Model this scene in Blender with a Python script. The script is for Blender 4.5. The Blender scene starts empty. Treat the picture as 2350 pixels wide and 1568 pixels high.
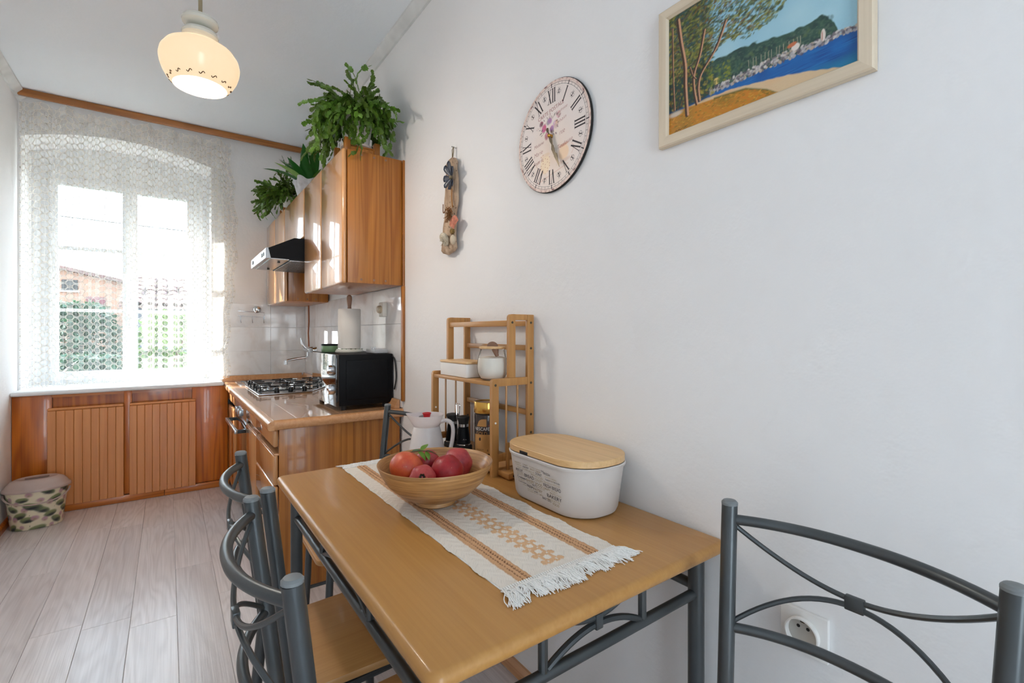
import bpy, bmesh, math, random
import numpy as np
from mathutils import Vector, Matrix

R = random.Random(11)
PI = math.pi
sc = bpy.context.scene
col = sc.collection

# ------------------------------------------------------------------ camera
cam = bpy.data.cameras.new('camera')
cam_o = bpy.data.objects.new('camera', cam)
col.objects.link(cam_o)
F_PX = 1090.0
cam.sensor_width = 36.0
cam.lens = F_PX / 2350.0 * 36.0
cam.shift_y = -19.0 / 2350.0
cam.clip_start = 0.02
cam_o.location = (0, 0, 1.2)
YAW = math.atan(790.0 / 1090.0)
cam_o.rotation_euler = (PI / 2, 0, -YAW)
sc.camera = cam_o

# ------------------------------------------------------------------ sky, sun, exposure
sc.view_settings.view_transform = 'Standard'
sc.view_settings.look = 'None'
sc.view_settings.exposure = 0.8
sc.view_settings.gamma = 1.0
sc.view_settings.use_curve_mapping = False
world = bpy.data.worlds.new('sky')
sc.world = world
world.use_nodes = True
wn = world.node_tree
wn.nodes.clear()
w_out = wn.nodes.new('ShaderNodeOutputWorld')
w_bg = wn.nodes.new('ShaderNodeBackground')
w_tc = wn.nodes.new('ShaderNodeTexCoord')
w_sep = wn.nodes.new('ShaderNodeSeparateXYZ')
w_rp = wn.nodes.new('ShaderNodeValToRGB')
w_rp.color_ramp.elements[0].position = 0.0
w_rp.color_ramp.elements[0].color = (0.83, 0.915, 1.0, 1)
w_rp.color_ramp.elements[1].position = 0.9
w_rp.color_ramp.elements[1].color = (0.54, 0.76, 1.0, 1)
wn.links.new(w_tc.outputs['Generated'], w_sep.inputs[0])
wn.links.new(w_sep.outputs[2], w_rp.inputs[0])
wn.links.new(w_rp.outputs[0], w_bg.inputs[0])
wn.links.new(w_bg.outputs[0], w_out.inputs[0])
w_bg.inputs[1].default_value = 5.8

sun = bpy.data.lights.new('sun', 'SUN')
sun.energy = 17.0
sun.angle = math.radians(0.6)
sun.color = (1.0, 0.98, 0.95)
sun_o = bpy.data.objects.new('sun', sun)
col.objects.link(sun_o)
sun_o.location = (-4, 9, 6)
sun_o.rotation_euler = Vector((0.5, -0.46, -0.36)).to_track_quat('-Z', 'Y').to_euler()

def portal(loc, rot, sx, sy):
    l = bpy.data.lights.new('daylight_portal', 'AREA')
    l.shape = 'RECTANGLE'; l.size = sx; l.size_y = sy
    l.cycles.is_portal = True
    o = bpy.data.objects.new('daylight_portal', l)
    col.objects.link(o); o.location = loc; o.rotation_euler = rot
portal((-0.2575, 4.99, 1.585), (-PI / 2, 0, 0), 1.06, 1.54)
portal((0.1, -1.81, 1.175), (PI / 2, 0, 0), .9, 2.35)

sc.cycles.use_denoising = True
sc.cycles.use_light_tree = True
sc.cycles.max_bounces = 7
sc.cycles.diffuse_bounces = 5
sc.cycles.glossy_bounces = 3
sc.cycles.transmission_bounces = 3
sc.cycles.transparent_max_bounces = 12
sc.cycles.adaptive_threshold = 0.15
sc.cycles.adaptive_min_samples = 20
sc.cycles.caustics_reflective = False
sc.cycles.caustics_refractive = False
sc.cycles.sample_clamp_indirect = 8.0

# ------------------------------------------------------------------ helpers: colour and nodes
def lin(c):
    c = c / 255.0
    return c / 12.92 if c <= 0.04045 else ((c + 0.055) / 1.055) ** 2.4
def S(r, g, b):
    return (lin(r), lin(g), lin(b), 1.0)

class NT:
    def __init__(self, name):
        self.m = bpy.data.materials.new(name)
        self.m.use_nodes = True
        self.t = self.m.node_tree
        self.n = self.t.nodes
        self.b = self.n['Principled BSDF']
        self.out = self.n['Material Output']
    def new(self, t):
        return self.n.new(t)
    def link(self, a, b):
        self.t.links.new(a, b)
    def setv(self, sock, v):
        if hasattr(v, 'is_output') or isinstance(v, bpy.types.NodeSocket):
            self.link(v, sock)
        else:
            sock.default_value = v
    def math(self, op, a, b=0.0, clamp=False):
        n = self.new('ShaderNodeMath'); n.operation = op; n.use_clamp = clamp
        self.setv(n.inputs[0], a); self.setv(n.inputs[1], b)
        return n.outputs[0]
    def coords(self, scale=(1, 1, 1), rand=0.0, kind='Object'):
        tc = self.new('ShaderNodeTexCoord')
        v = tc.outputs[kind]
        if rand:
            oi = self.new('ShaderNodeObjectInfo')
            mu = self.math('MULTIPLY', oi.outputs['Random'], rand)
            a = self.new('ShaderNodeVectorMath'); a.operation = 'ADD'
            self.link(v, a.inputs[0]); self.link(mu, a.inputs[1])
            v = a.outputs[0]
        mp = self.new('ShaderNodeMapping')
        mp.inputs['Scale'].default_value = scale
        self.link(v, mp.inputs['Vector'])
        return mp.outputs[0]
    def noise(self, vec, scale, detail=3, rough=0.5, dist=0.0):
        n = self.new('ShaderNodeTexNoise')
        self.link(vec, n.inputs['Vector'])
        n.inputs['Scale'].default_value = scale
        n.inputs['Detail'].default_value = detail
        n.inputs['Roughness'].default_value = rough
        n.inputs['Distortion'].default_value = dist
        return n.outputs[0]
    def mix(self, fac, a, b, mode='MIX'):
        n = self.new('ShaderNodeMix'); n.data_type = 'RGBA'; n.blend_type = mode
        self.setv(n.inputs[0], fac); self.setv(n.inputs[6], a); self.setv(n.inputs[7], b)
        return n.outputs[2]
    def ramp(self, fac, stops):
        n = self.new('ShaderNodeValToRGB')
        e = n.color_ramp.elements
        while len(e) < len(stops): e.new(0.5)
        for k, (p, c) in enumerate(stops):
            e[k].position = p; e[k].color = c
        self.link(fac, n.inputs[0])
        return n.outputs[0]
    def bump(self, h, strength, dist=0.01):
        n = self.new('ShaderNodeBump')
        n.inputs['Strength'].default_value = strength
        n.inputs['Distance'].default_value = dist
        self.link(h, n.inputs['Height'])
        self.link(n.outputs[0], self.b.inputs['Normal'])
    def pset(self, **k):
        names = dict(rough='Roughness', metal='Metallic', coat='Coat Weight', coatr='Coat Roughness', ior='IOR',
                     spec='Specular IOR Level', trans='Transmission Weight', sss='Subsurface Weight')
        for a, v in k.items():
            self.b.inputs[names[a]].default_value = v

def plain(name, c, rough=0.5, metal=0.0, coat=0.0, var=0.06, vscale=12.0, bump=0.0, bscale=200.0, coatr=0.05, spec=0.5):
    t = NT(name)
    v = t.coords()
    n = t.noise(v, vscale, 1)
    d = tuple(max(0.0, x * (1 - var * 2)) for x in c[:3]) + (1,)
    l = tuple(min(1.0, x * (1 + var)) for x in c[:3]) + (1,)
    t.link(t.ramp(n, [(0.3, d), (0.7, l)]), t.b.inputs['Base Color'])
    t.pset(rough=rough, metal=metal, coat=coat, coatr=coatr, spec=spec)
    if bump:
        t.bump(t.noise(v, bscale, 2), bump, 0.002)
    return t.m

def wood(name, light, dark, axis='z', across=9.0, along=0.7, rings=16.0, ringw=0.55, fine=0.35, rough=0.35, coat=0.0,
         bump=0.05, rand=30.0, knots=0.0, coatr=0.06, plankvar=0.0, boards=None):
    t = NT(name)
    sc3 = {'x': (along, across, across), 'y': (across, along, across), 'z': (across, across, along)}[axis]
    v = t.coords(sc3, rand)
    n1 = t.noise(v, 1.0, 2, 0.45, 0.4)
    ring = t.math('SINE', t.math('MULTIPLY', n1, rings * 5))
    ring = t.math('MULTIPLY_ADD', ring, 0.5)
    ring.node.inputs[2].default_value = 0.5
    ring = t.math('POWER', ring, 1.6)
    f3 = {'x': (3, 160, 160), 'y': (160, 3, 160), 'z': (160, 160, 3)}[axis]
    v2 = t.coords(f3, rand)
    n2 = t.noise(v2, 1.0, 2, 0.5)
    n2 = t.math('ADD', t.math('MULTIPLY', t.math('SUBTRACT', n2, .5), 1.9), .5, True)
    v3 = t.coords({'x': (.4, 5, 5), 'y': (5, .4, 5), 'z': (5, 5, .4)}[axis], rand)
    n3 = t.noise(v3, 1.0, 1)
    fac = t.math('ADD', t.math('MULTIPLY', ring, ringw), t.math('MULTIPLY', n2, fine))
    fac = t.math('ADD', fac, t.math('MULTIPLY', t.math('SUBTRACT', n3, 0.5), 0.5), True)
    c = t.mix(fac, light, dark)
    if knots:
        vk = t.new('ShaderNodeTexVoronoi')
        k3 = {'x': (1.6, 5, 5), 'y': (5, 1.6, 5), 'z': (5, 5, 1.6)}[axis]
        t.link(t.coords(k3, rand), vk.inputs['Vector']); vk.inputs['Scale'].default_value = 1.0
        kf = t.math('SUBTRACT', 1.0, t.math('MULTIPLY', vk.outputs['Distance'], 9.0), True)
        c = t.mix(t.math('MULTIPLY', kf, knots), c, tuple(x * 0.18 for x in dark[:3]) + (1,))
    if boards:
        ba, bwid, bv = boards
        sx = t.new('ShaderNodeSeparateXYZ'); t.link(t.coords(), sx.inputs[0])
        q = t.math('DIVIDE', sx.outputs['xyz'.index(ba)], bwid)
        wn_ = t.new('ShaderNodeTexWhiteNoise'); wn_.noise_dimensions = '1D'
        t.link(t.math('FLOOR', q), wn_.inputs['W'])
        seam = t.math('LESS_THAN', t.math('FRACT', q), .0022 / bwid)
        h = t.new('ShaderNodeHueSaturation')
        val = t.math('ADD', 1.0 - bv, t.math('MULTIPLY', wn_.outputs['Value'], 2 * bv))
        t.link(t.math('SUBTRACT', val, t.math('MULTIPLY', seam, .22 if bwid > .03 else 0.0)), h.inputs['Value'])
        t.link(c, h.inputs['Color']); c = h.outputs[0]
    if plankvar:
        oi = t.new('ShaderNodeObjectInfo')
        h = t.new('ShaderNodeHueSaturation')
        t.link(t.math('ADD', 1.0 - plankvar, t.math('MULTIPLY', oi.outputs['Random'], 2 * plankvar)), h.inputs['Value'])
        t.link(c, h.inputs['Color']); c = h.outputs[0]
    t.link(c, t.b.inputs['Base Color'])
    t.pset(rough=rough, coat=coat, coatr=coatr)
    if bump: t.bump(n2, bump, 0.002)
    return t.m

def vcol_mat(name, rough=0.5, bump=0.0, bscale=300.0, coat=0.0):
    t = NT(name)
    a = t.new('ShaderNodeAttribute'); a.attribute_name = 'Col'
    t.link(a.outputs['Color'], t.b.inputs['Base Color'])
    t.pset(rough=rough, coat=coat)
    if bump: t.bump(t.noise(t.coords(), bscale, 3), bump, 0.002)
    return t.m

def thin_glass(name, tint=(1, 1, 1, 1), refl=0.9):
    t = NT(name)
    tr = t.new('ShaderNodeBsdfTransparent'); tr.inputs[0].default_value = tint
    gl = t.new('ShaderNodeBsdfGlossy'); gl.inputs['Roughness'].default_value = 0.02
    lw = t.new('ShaderNodeLayerWeight'); lw.inputs['Blend'].default_value = 0.12
    mx = t.new('ShaderNodeMixShader')
    t.link(t.math('MULTIPLY', lw.outputs['Fresnel'], refl), mx.inputs[0])
    t.link(tr.outputs[0], mx.inputs[1]); t.link(gl.outputs[0], mx.inputs[2])
    t.link(mx.outputs[0], t.out.inputs['Surface'])
    return t.m

def soft(name, c, transl=0.4, rough=0.5, dk=0.75, hue=0.0):
    # thin cloth, leaf or opal plastic: part of the light goes through
    t = NT(name)
    n = t.noise(t.coords(), 40.0, 3)
    d = tuple(x * dk for x in c[:3]) + (1,)
    cc = t.ramp(n, [(0.3, d), (0.7, c)])
    if hue:
        oi = t.new('ShaderNodeObjectInfo'); hs_ = t.new('ShaderNodeHueSaturation')
        t.link(t.math('ADD', .5 - hue, t.math('MULTIPLY', oi.outputs['Random'], hue * .6)), hs_.inputs['Hue'])
        t.link(t.math('ADD', .65, t.math('MULTIPLY', oi.outputs['Random'], .7)), hs_.inputs['Value'])
        t.link(cc, hs_.inputs['Color']); cc = hs_.outputs[0]
    t.link(cc, t.b.inputs['Base Color'])
    t.pset(rough=rough)
    tl = t.new('ShaderNodeBsdfTranslucent'); t.link(cc, tl.inputs[0])
    mx = t.new('ShaderNodeMixShader'); mx.inputs[0].default_value = transl
    t.link(t.b.outputs[0], mx.inputs[1]); t.link(tl.outputs[0], mx.inputs[2])
    t.link(mx.outputs[0], t.out.inputs['Surface'])
    return t.m

# ------------------------------------------------------------------ helpers: geometry
class G:
    def __init__(self):
        self.v = []; self.f = []
    def add(self, vs, fs):
        o = len(self.v)
        self.v.extend([tuple(p) for p in vs])
        self.f.extend([tuple(i + o for i in f) for f in fs])
        return self
    def box(self, x0, x1, y0, y1, z0, z1):
        vs = [(x0, y0, z0), (x1, y0, z0), (x1, y1, z0), (x0, y1, z0), (x0, y0, z1), (x1, y0, z1), (x1, y1, z1), (x0, y1, z1)]
        return self.add(vs, [(0, 3, 2, 1), (4, 5, 6, 7), (0, 1, 5, 4), (1, 2, 6, 5), (2, 3, 7, 6), (3, 0, 4, 7)])
    def rbox(self, x0, x1, y0, y1, z0, z1, r=0.003, seg=2):
        r = min(r, abs(x1 - x0) * .49, abs(y1 - y0) * .49, abs(z1 - z0) * .49)
        bm = bmesh.new()
        bmesh.ops.create_cube(bm, size=1.0)
        for q in bm.verts:
            q.co = Vector(((x0 + x1) / 2 + q.co.x * (x1 - x0), (y0 + y1) / 2 + q.co.y * (y1 - y0), (z0 + z1) / 2 + q.co.z * (z1 - z0)))
        bmesh.ops.bevel(bm, geom=list(bm.edges), offset=r, segments=seg, profile=0.5, affect='EDGES')
        bm.verts.index_update()
        self.add([q.co[:] for q in bm.verts], [[q.index for q in f.verts] for f in bm.faces])
        bm.free()
        return self
    def tube(self, pts, r, seg=10, closed=False, caps=True, flat=1.0):
        P = [Vector(p) for p in pts]
        n = len(P)
        rs = r if isinstance(r, (list, tuple)) else [r] * n
        T = []
        for i in range(n):
            if closed: d = P[(i + 1) % n] - P[i - 1]
            else: d = P[min(i + 1, n - 1)] - P[max(i - 1, 0)]
            T.append(d.normalized() if d.length > 1e-9 else Vector((0, 0, 1)))
        ref = Vector((0, 0, 1)) if abs(T[0].z) < 0.9 else Vector((1, 0, 0))
        N = (ref - T[0] * ref.dot(T[0])).normalized()
        o = len(self.v)
        for i in range(n):
            if i: 
                N = (N - T[i] * N.dot(T[i]))
                N = N.normalized() if N.length > 1e-9 else Vector((1, 0, 0))
            Bn = T[i].cross(N)
            for k in range(seg):
                a = 2 * PI * k / seg
                self.v.append(tuple(P[i] + (N * math.cos(a) * flat + Bn * math.sin(a)) * rs[i]))
        m = n if closed else n - 1
        for i in range(m):
            for k in range(seg):
                a = o + i * seg + k; b = o + i * seg + (k + 1) % seg
                c = o + ((i + 1) % n) * seg + (k + 1) % seg; d = o + ((i + 1) % n) * seg + k
                self.f.append((a, b, c, d))
        if caps and not closed:
            self.f.append(tuple(o + k for k in reversed(range(seg))))
            self.f.append(tuple(o + (n - 1) * seg + k for k in range(seg)))
        return self
    def lathe(self, prof, seg=32, c=(0, 0, 0), sx=1.0, sy=1.0, cap0=True, cap1=True):
        rings = []
        for (r, z) in prof:
            rings.append([(c[0] + r * sx * math.cos(2 * PI * k / seg), c[1] + r * sy * math.sin(2 * PI * k / seg), c[2] + z) for k in range(seg)])
        return self.loft(rings, cap0, cap1)
    def loft(self, rings, cap0=True, cap1=True):
        o = len(self.v); seg = len(rings[0])
        for rg in rings: self.v.extend([tuple(p) for p in rg])
        for i in range(len(rings) - 1):
            for k in range(seg):
                a = o + i * seg + k; b = o + i * seg + (k + 1) % seg
                self.f.append((a, b, b + seg, a + seg))
        if cap0: self.f.append(tuple(o + k for k in reversed(range(seg))))
        if cap1: self.f.append(tuple(o + (len(rings) - 1) * seg + k for k in range(seg)))
        return self
    def prism(self, poly, h0, h1, fn):
        n = len(poly)
        a = [fn(p[0], p[1], h0) for p in poly]; b = [fn(p[0], p[1], h1) for p in poly]
        fs = [tuple(range(n)), tuple(reversed(range(n, 2 * n)))]
        fs += [(i, i + n, (i + 1) % n + n, (i + 1) % n) for i in range(n)]
        return self.add(a + b, fs)
    def grid(self, nu, nv, fn, wrap=False):
        o = len(self.v)
        for j in range(nv):
            for i in range(nu):
                self.v.append(tuple(fn(i / (nu if wrap else nu - 1), j / (nv - 1))))
        for j in range(nv - 1):
            for i in range(nu if wrap else nu - 1):
                a = o + j * nu + i; b = o + j * nu + (i + 1) % nu
                self.f.append((a, b, b + nu, a + nu))
        return self
    def ball(self, c, r, seg=20, rings=12, squash=(1, 1, 1)):
        pr = []
        for j in range(1, rings):
            a = PI * j / rings
            pr.append((math.sin(a) * r, -math.cos(a) * r * squash[2]))
        return self.lathe(pr, seg, c, squash[0], squash[1])
    def xf(self, M, start=0):
        for i in range(start, len(self.v)):
            self.v[i] = tuple(M @ Vector(self.v[i]))
        return self
    def mesh(self, name, mat=None, smooth=True, ang=0.6, recalc=True):
        me = bpy.data.meshes.new(name)
        me.from_pydata(self.v, [], self.f)
        if recalc and len(self.f) < 60000:
            bm = bmesh.new(); bm.from_mesh(me)
            bmesh.ops.recalc_face_normals(bm, faces=bm.faces)
            bm.to_mesh(me); bm.free()
        if smooth:
            me.polygons.foreach_set('use_smooth', [True] * len(me.polygons))
            me.set_sharp_from_angle(angle=ang)
        if mat: me.materials.append(mat)
        me.update()
        return me
    def build(self, name, mat, parent=None, loc=None, rot=None, smooth=True, ang=0.6, kind=None, label=None, recalc=True):
        o = bpy.data.objects.new(name, self.mesh(name, mat, smooth, ang, recalc))
        col.objects.link(o)
        if parent is not None: o.parent = parent
        if loc is not None: o.location = loc
        if rot is not None: o.rotation_euler = rot
        if kind: o['kind'] = kind
        if label: o['label'] = label
        return o

def rrect(x0, x1, y0, y1, r, n=6, z=0.0):
    pts = []
    for (cx, cy, a0) in ((x1 - r, y1 - r, 0), (x0 + r, y1 - r, 90), (x0 + r, y0 + r, 180), (x1 - r, y0 + r, 270)):
        for k in range(n + 1):
            a = math.radians(a0 + 90 * k / n)
            pts.append((cx + r * math.cos(a), cy + r * math.sin(a), z))
    return pts

def slab(g, x0, x1, y0, y1, z0, z1, r=0.02, e=None, n=6, es=4):
    # a flat board with rounded corners in plan and a half-round edge
    e = e if e is not None else (z1 - z0) / 2
    rings = []
    for k in range(es + 1):
        a = -PI / 2 + (PI / 2) * k / es
        i = e * (1 - math.cos(a)); rings.append(rrect(x0 + i, x1 - i, y0 + i, y1 - i, max(r - i, .001), n, z0 + e * (1 + math.sin(a))))
    for k in range(es + 1):
        a = (PI / 2) * k / es
        i = e * (1 - math.cos(a)); rings.append(rrect(x0 + i, x1 - i, y0 + i, y1 - i, max(r - i, .001), n, z1 - e * (1 - math.sin(a))))
    return g.loft(rings)

def thing(name, label, cat, loc=(0, 0, 0), rotz=0.0, group=None, kind=None):
    o = bpy.data.objects.new(name, None)
    o.empty_display_size = 0.05
    col.objects.link(o); o.location = loc; o.rotation_euler = (0, 0, rotz)
    if label: o['label'] = label
    if cat: o['category'] = cat
    if group: o['group'] = group
    if kind: o['kind'] = kind
    return o
def tag(o, label, cat, group=None, kind=None):
    o['label'] = label; o['category'] = cat
    if group: o['group'] = group
    if kind: o['kind'] = kind
    return o
def struct(o):
    o['kind'] = 'structure'; return o
def copy_tree(o, parent=None):
    c = o.copy(); col.objects.link(c); c.parent = parent
    for ch in list(o.children): copy_tree(ch, c)
    return c
def inst(src, parent, loc=None, rot=None, scale=None):
    c = src.copy(); col.objects.link(c); c.parent = parent
    if loc is not None: c.location = loc
    if rot is not None: c.rotation_euler = rot
    if scale is not None: c.scale = scale
    return c

def catmull(pts, n=8):
    P = [Vector(p) for p in pts]
    P = [P[0] * 2 - P[1]] + P + [P[-1] * 2 - P[-2]]
    out = []
    for i in range(1, len(P) - 2):
        for k in range(n):
            t = k / n
            a, b, c, d = P[i - 1], P[i], P[i + 1], P[i + 2]
            out.append(0.5 * ((2 * b) + (c - a) * t + (2 * a - 5 * b + 4 * c - d) * t * t + (3 * b - a - 3 * c + d) * t ** 3))
    out.append(P[-2])
    return out

# text outlines, made in one batch: TEXT[s] = (verts2d, faces, width)
WORDS = ['CARTE POSTALE', 'Madame', 'Marie', 'Route de', 'Toulouse', 'Alsacienne', 'a l adresse', 'Ce que au', 'chain', 'rue',
         'BREAD', 'BISCUIT', 'CRISPY', 'FRESH BREAD', 'BAKERY', 'FOOD', 'PASTRY', 'FRESH', 'NUTS', 'BAGUETTE', 'Croissant', 'TASTY',
         'SANDWICH', 'FLAVOUR', 'WHEAT', 'KITCHEN', 'DONUT', 'freshly baked', 'WHOLE GRAIN', 'Sandwich', 'GOOD', 'BRETZEL', 'CAKE',
         'NESCAFÉ', 'GOLD', 'S', 'Salt', 'ARABICA', '8']
TEXT = {}
SCRIPT = {'Madame', 'Marie', 'Route de', 'Toulouse', 'a l adresse', 'Ce que au', 'chain', 'rue', 'Salt'}
def make_text():
    tmp = []
    for w in WORDS:
        cu = bpy.data.curves.new('t', 'FONT'); cu.body = w; cu.size = 1.0; cu.resolution_u = 3; cu.offset = -.012 if w in SCRIPT else 0.0; cu.shear = .35 if w in SCRIPT else 0.0
        o = bpy.data.objects.new('t', cu); col.objects.link(o); tmp.append((w, o, cu))
    bpy.context.view_layer.update()
    dg = bpy.context.evaluated_depsgraph_get()
    for w, o, cu in tmp:
        me = bpy.data.meshes.new_from_object(o.evaluated_get(dg))
        vs = [(q.co.x, q.co.y) for q in me.vertices]
        fs = [tuple(p.vertices) for p in me.polygons]
        x0 = min(p[0] for p in vs); x1 = max(p[0] for p in vs)
        y0 = min(p[1] for p in vs); y1 = max(p[1] for p in vs)
        vs = [((a - x0), (b - y0)) for a, b in vs]
        TEXT[w] = (vs, fs, x1 - x0, y1 - y0)
        bpy.data.meshes.remove(me); bpy.data.objects.remove(o); bpy.data.curves.remove(cu)
make_text()
def put_text(g, w, width, height, fn):
    vs, fs, W, Hh = TEXT[w]
    g.add([fn(a / W * width, b / Hh * height) for a, b in vs], fs)

# painted rasters for flat print
class Raster:
    def __init__(self, w, h, c):
        self.w, self.h = w, h
        self.a = np.zeros((h, w, 3), dtype=np.float64); self.a[:] = c
        yy, xx = np.mgrid[0:h, 0:w]
        self.x = (xx + .5) / w; self.y = (yy + .5) / h      # y upwards
        self.asp = w / h
    def put(self, m, c):
        self.a += (np.array(c) - self.a) * m[..., None]
    def win(self, cx, cy, rx, ry):
        i0 = max(0, int((cx - rx) * self.w) - 1); i1 = min(self.w, int((cx + rx) * self.w) + 2)
        j0 = max(0, int((cy - ry) * self.h) - 1); j1 = min(self.h, int((cy + ry) * self.h) + 2)
        return slice(j0, max(j0, j1)), slice(i0, max(i0, i1))
    def ell(self, cx, cy, rx, ry, rot, c, op=1.0, edge=0.25, c2=None):
        rr = max(rx, ry) * 1.1
        s = self.win(cx, cy, rr, rr * self.asp)
        X = self.x[s] - cx; Y = (self.y[s] - cy) / self.asp
        ca, sa = math.cos(rot), math.sin(rot)
        a = (X * ca + Y * sa) / rx; b = (-X * sa + Y * ca) / ry
        d = np.sqrt(a * a + b * b)
        m = np.clip((1 - d) / edge, 0, 1) * op
        cc = np.array(c, dtype=float)
        if c2 is not None:
            k = np.clip(b * .5 + .5, 0, 1)[..., None]
            cc = cc * k + np.array(c2) * (1 - k)
        self.a[s] += (cc - self.a[s]) * m[..., None]
    def line(self, p, q, w, c, op=1.0):
        n = max(2, int(max(abs(p[0] - q[0]) * self.w, abs(p[1] - q[1]) * self.h)))
        for k in range(n + 1):
            t = k / n
            self.ell(p[0] + (q[0] - p[0]) * t, p[1] + (q[1] - p[1]) * t, w, w, 0, c, op, 0.5)
    def path(self, pts, w, c, op=1.0):
        for a, b in zip(pts, pts[1:]): self.line(a, b, w, c, op)
    def poly(self, f, c, soft=0.01):
        # everything below the curve y = f(x)
        self.put(np.clip((f - self.y) / soft + .5, 0, 1), c)
    def sample(self, s, t):
        i = np.clip((np.asarray(s) * self.w).astype(int), 0, self.w - 1); j = np.clip((np.asarray(t) * self.h).astype(int), 0, self.h - 1)
        return self.a[j, i]
def paint(me, cols):
    at = me.color_attributes.new('Col', 'FLOAT_COLOR', 'POINT')
    c = np.ones((len(me.vertices), 4), dtype=np.float32); c[:, :3] = cols
    at.data.foreach_set('color', c.ravel())
def L3(r, g, b): return S(r, g, b)[:3]
def smooth_noise(w, h, n, seed):
    rg = np.random.RandomState(seed); a = rg.rand(n + 2, n + 2)
    y = np.linspace(0, n, h); x = np.linspace(0, n, w)
    j = y.astype(int); i = x.astype(int); fy = (y - j)[:, None]; fx = (x - i)[None]
    fy = fy * fy * (3 - 2 * fy); fx = fx * fx * (3 - 2 * fx)
    return (a[np.ix_(j, i)] * (1 - fy) * (1 - fx) + a[np.ix_(j + 1, i)] * fy * (1 - fx) + a[np.ix_(j, i + 1)] * (1 - fy) * fx + a[np.ix_(j + 1, i + 1)] * fy * fx)

# ------------------------------------------------------------------ materials
M = {}
def wall_paint(name, c, patch=0.03):
    t = NT(name)
    v = t.coords()
    n = t.noise(v, 1.6, 1, 0.6)
    d = tuple(x * (1 - patch) for x in c[:3]) + (1,)
    t.link(t.ramp(n, [(0.35, d), (0.65, c)]), t.b.inputs['Base Color'])
    t.pset(rough=0.75, spec=0.3)
    a = t.noise(v, 26.0, 3, 0.62)
    t.bump(a, 0.2, 0.008)
    return t.m
M['wall'] = wall_paint('wall_paint', (0.86, 0.85, 0.845, 1))
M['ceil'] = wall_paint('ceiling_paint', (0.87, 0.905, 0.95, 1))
M['white'] = plain('white_gloss_paint', (0.82, 0.83, 0.84, 1), 0.3, var=0.02)
M['plaster'] = plain('cornice_plaster', (0.74, 0.74, 0.73, 1), 0.8, var=0.05, bump=.2, bscale=60)
M['cab'] = wood('cabinet_pine', S(182, 118, 50), S(142, 80, 24), 'z', 13.0, .5, 8, .5, .45, .32, .15, knots=.55, boards=('x', .062, .07))
M['cabx'] = wood('cabinet_pine_lengthwise', S(184, 120, 54), S(146, 84, 28), 'y', 7.0, .55, 14, .45, .3, .3, .3)
M['door'] = wood('door_pine', S(216, 162, 106), S(184, 120, 66), 'z', 26.0, .35, 3, .3, .4, .3, 1.0, coatr=.015, bump=.02, boards=('y', .048, .035))
M['board'] = wood('beadboard_pine', S(224, 152, 92), S(198, 122, 62), 'z', 16.0, .5, 3, .28, .35, .38, .2, knots=.7, plankvar=.05)
M['panel'] = wood('radiator_pine', S(210, 118, 32), S(160, 78, 14), 'z', 8.0, .45, 9, .6, .35, .3, .4, boards=('x', .11, .05))
M['panelx'] = wood('radiator_pine_lengthwise', S(204, 120, 44), S(154, 78, 18), 'x', 8.0, .45, 16, .45, .35, .3, .4)
M['railwood'] = wood('rail_wood', S(186, 122, 62), S(140, 84, 36), 'x', 10, .6, 10, .5, .4, .4, .2)
M['top'] = wood('worktop_beech', S(214, 164, 122), S(186, 132, 90), 'y', 18, .5, 6, .3, .4, .16, .7, coatr=.04, plankvar=.04)
M['nose'] = wood('worktop_nosing', S(214, 162, 116), S(188, 130, 84), 'y', 14, .5, 8, .3, .4, .25, .5)
M['table'] = wood('table_beech', S(188, 138, 76), S(170, 118, 58), 'y', 22, .9, 5, .22, .5, .36, .1, rand=0)
M['seat'] = wood('seat_beech', S(190, 142, 86), S(172, 122, 68), 'x', 22, .9, 5, .22, .5, .38, .1)
M['bamboo'] = wood('bamboo', S(194, 142, 82), S(156, 104, 52), 'z', 22, .7, 5, .3, .4, .4, .1)
M['bambooy'] = wood('bamboo_lengthwise', S(198, 147, 88), S(162, 112, 58), 'y', 22, .7, 5, .3, .4, .4, .1)
M['lid'] = wood('bamboo_lid', S(226, 188, 136), S(200, 154, 100), 'y', 40, 1.2, 4, .3, .45, .42, .05, rand=0, boards=('x', .0125, .03))
M['pale'] = wood('pale_ash_frame', S(224, 208, 184), S(202, 184, 158), 'z', 30, 1.0, 4, .25, .5, .5, 0)
M['paley'] = wood('pale_ash_frame_lengthwise', S(224, 208, 184), S(202, 184, 158), 'y', 30, 1.0, 4, .25, .5, .5, 0)
M['floor'] = wood('floor_oak', S(226, 219, 218), S(184, 174, 173), 'y', 9.0, 1.0, 12, .24, .4, .27, 0, bump=.1, plankvar=.06)
M['steel'] = plain('grey_powder_steel', S(84, 88, 90), 0.34, 0.65, var=.05)
M['cap'] = plain('grey_plastic_cap', S(122, 126, 128), 0.5)
M['chrome'] = plain('chrome', S(215, 218, 222), 0.1, 1.0, var=.01)
M['inox'] = plain('brushed_steel', S(190, 192, 194), 0.24, 1.0, var=.03, vscale=60)
M['black'] = plain('black_enamel', S(18, 20, 23), 0.25, var=.1)
M['blackmat'] = plain('black_rubber', S(20, 21, 22), 0.6, var=.1)
M['blackgl'] = plain('black_glass', S(10, 11, 13), 0.03, coat=1.0, var=.05)
M['mw'] = plain('microwave_black', S(10, 12, 16), 0.5, var=.1, spec=.18)
M['tile'] = None
t = NT('marbled_tile')
v = t.coords((1, 1, 1), 11.0)
n = t.noise(v, 6.0, 5, .6, 1.2)
t.link(t.ramp(n, [(0.30, S(224, 220, 218)), (0.52, S(235, 234, 234)), (0.8, S(240, 240, 241))]), t.b.inputs['Base Color'])
t.pset(rough=0.08, coat=.3, spec=.6)
M['tile'] = t.m
M['grout'] = plain('grout', S(205, 205, 206), .8)
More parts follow.
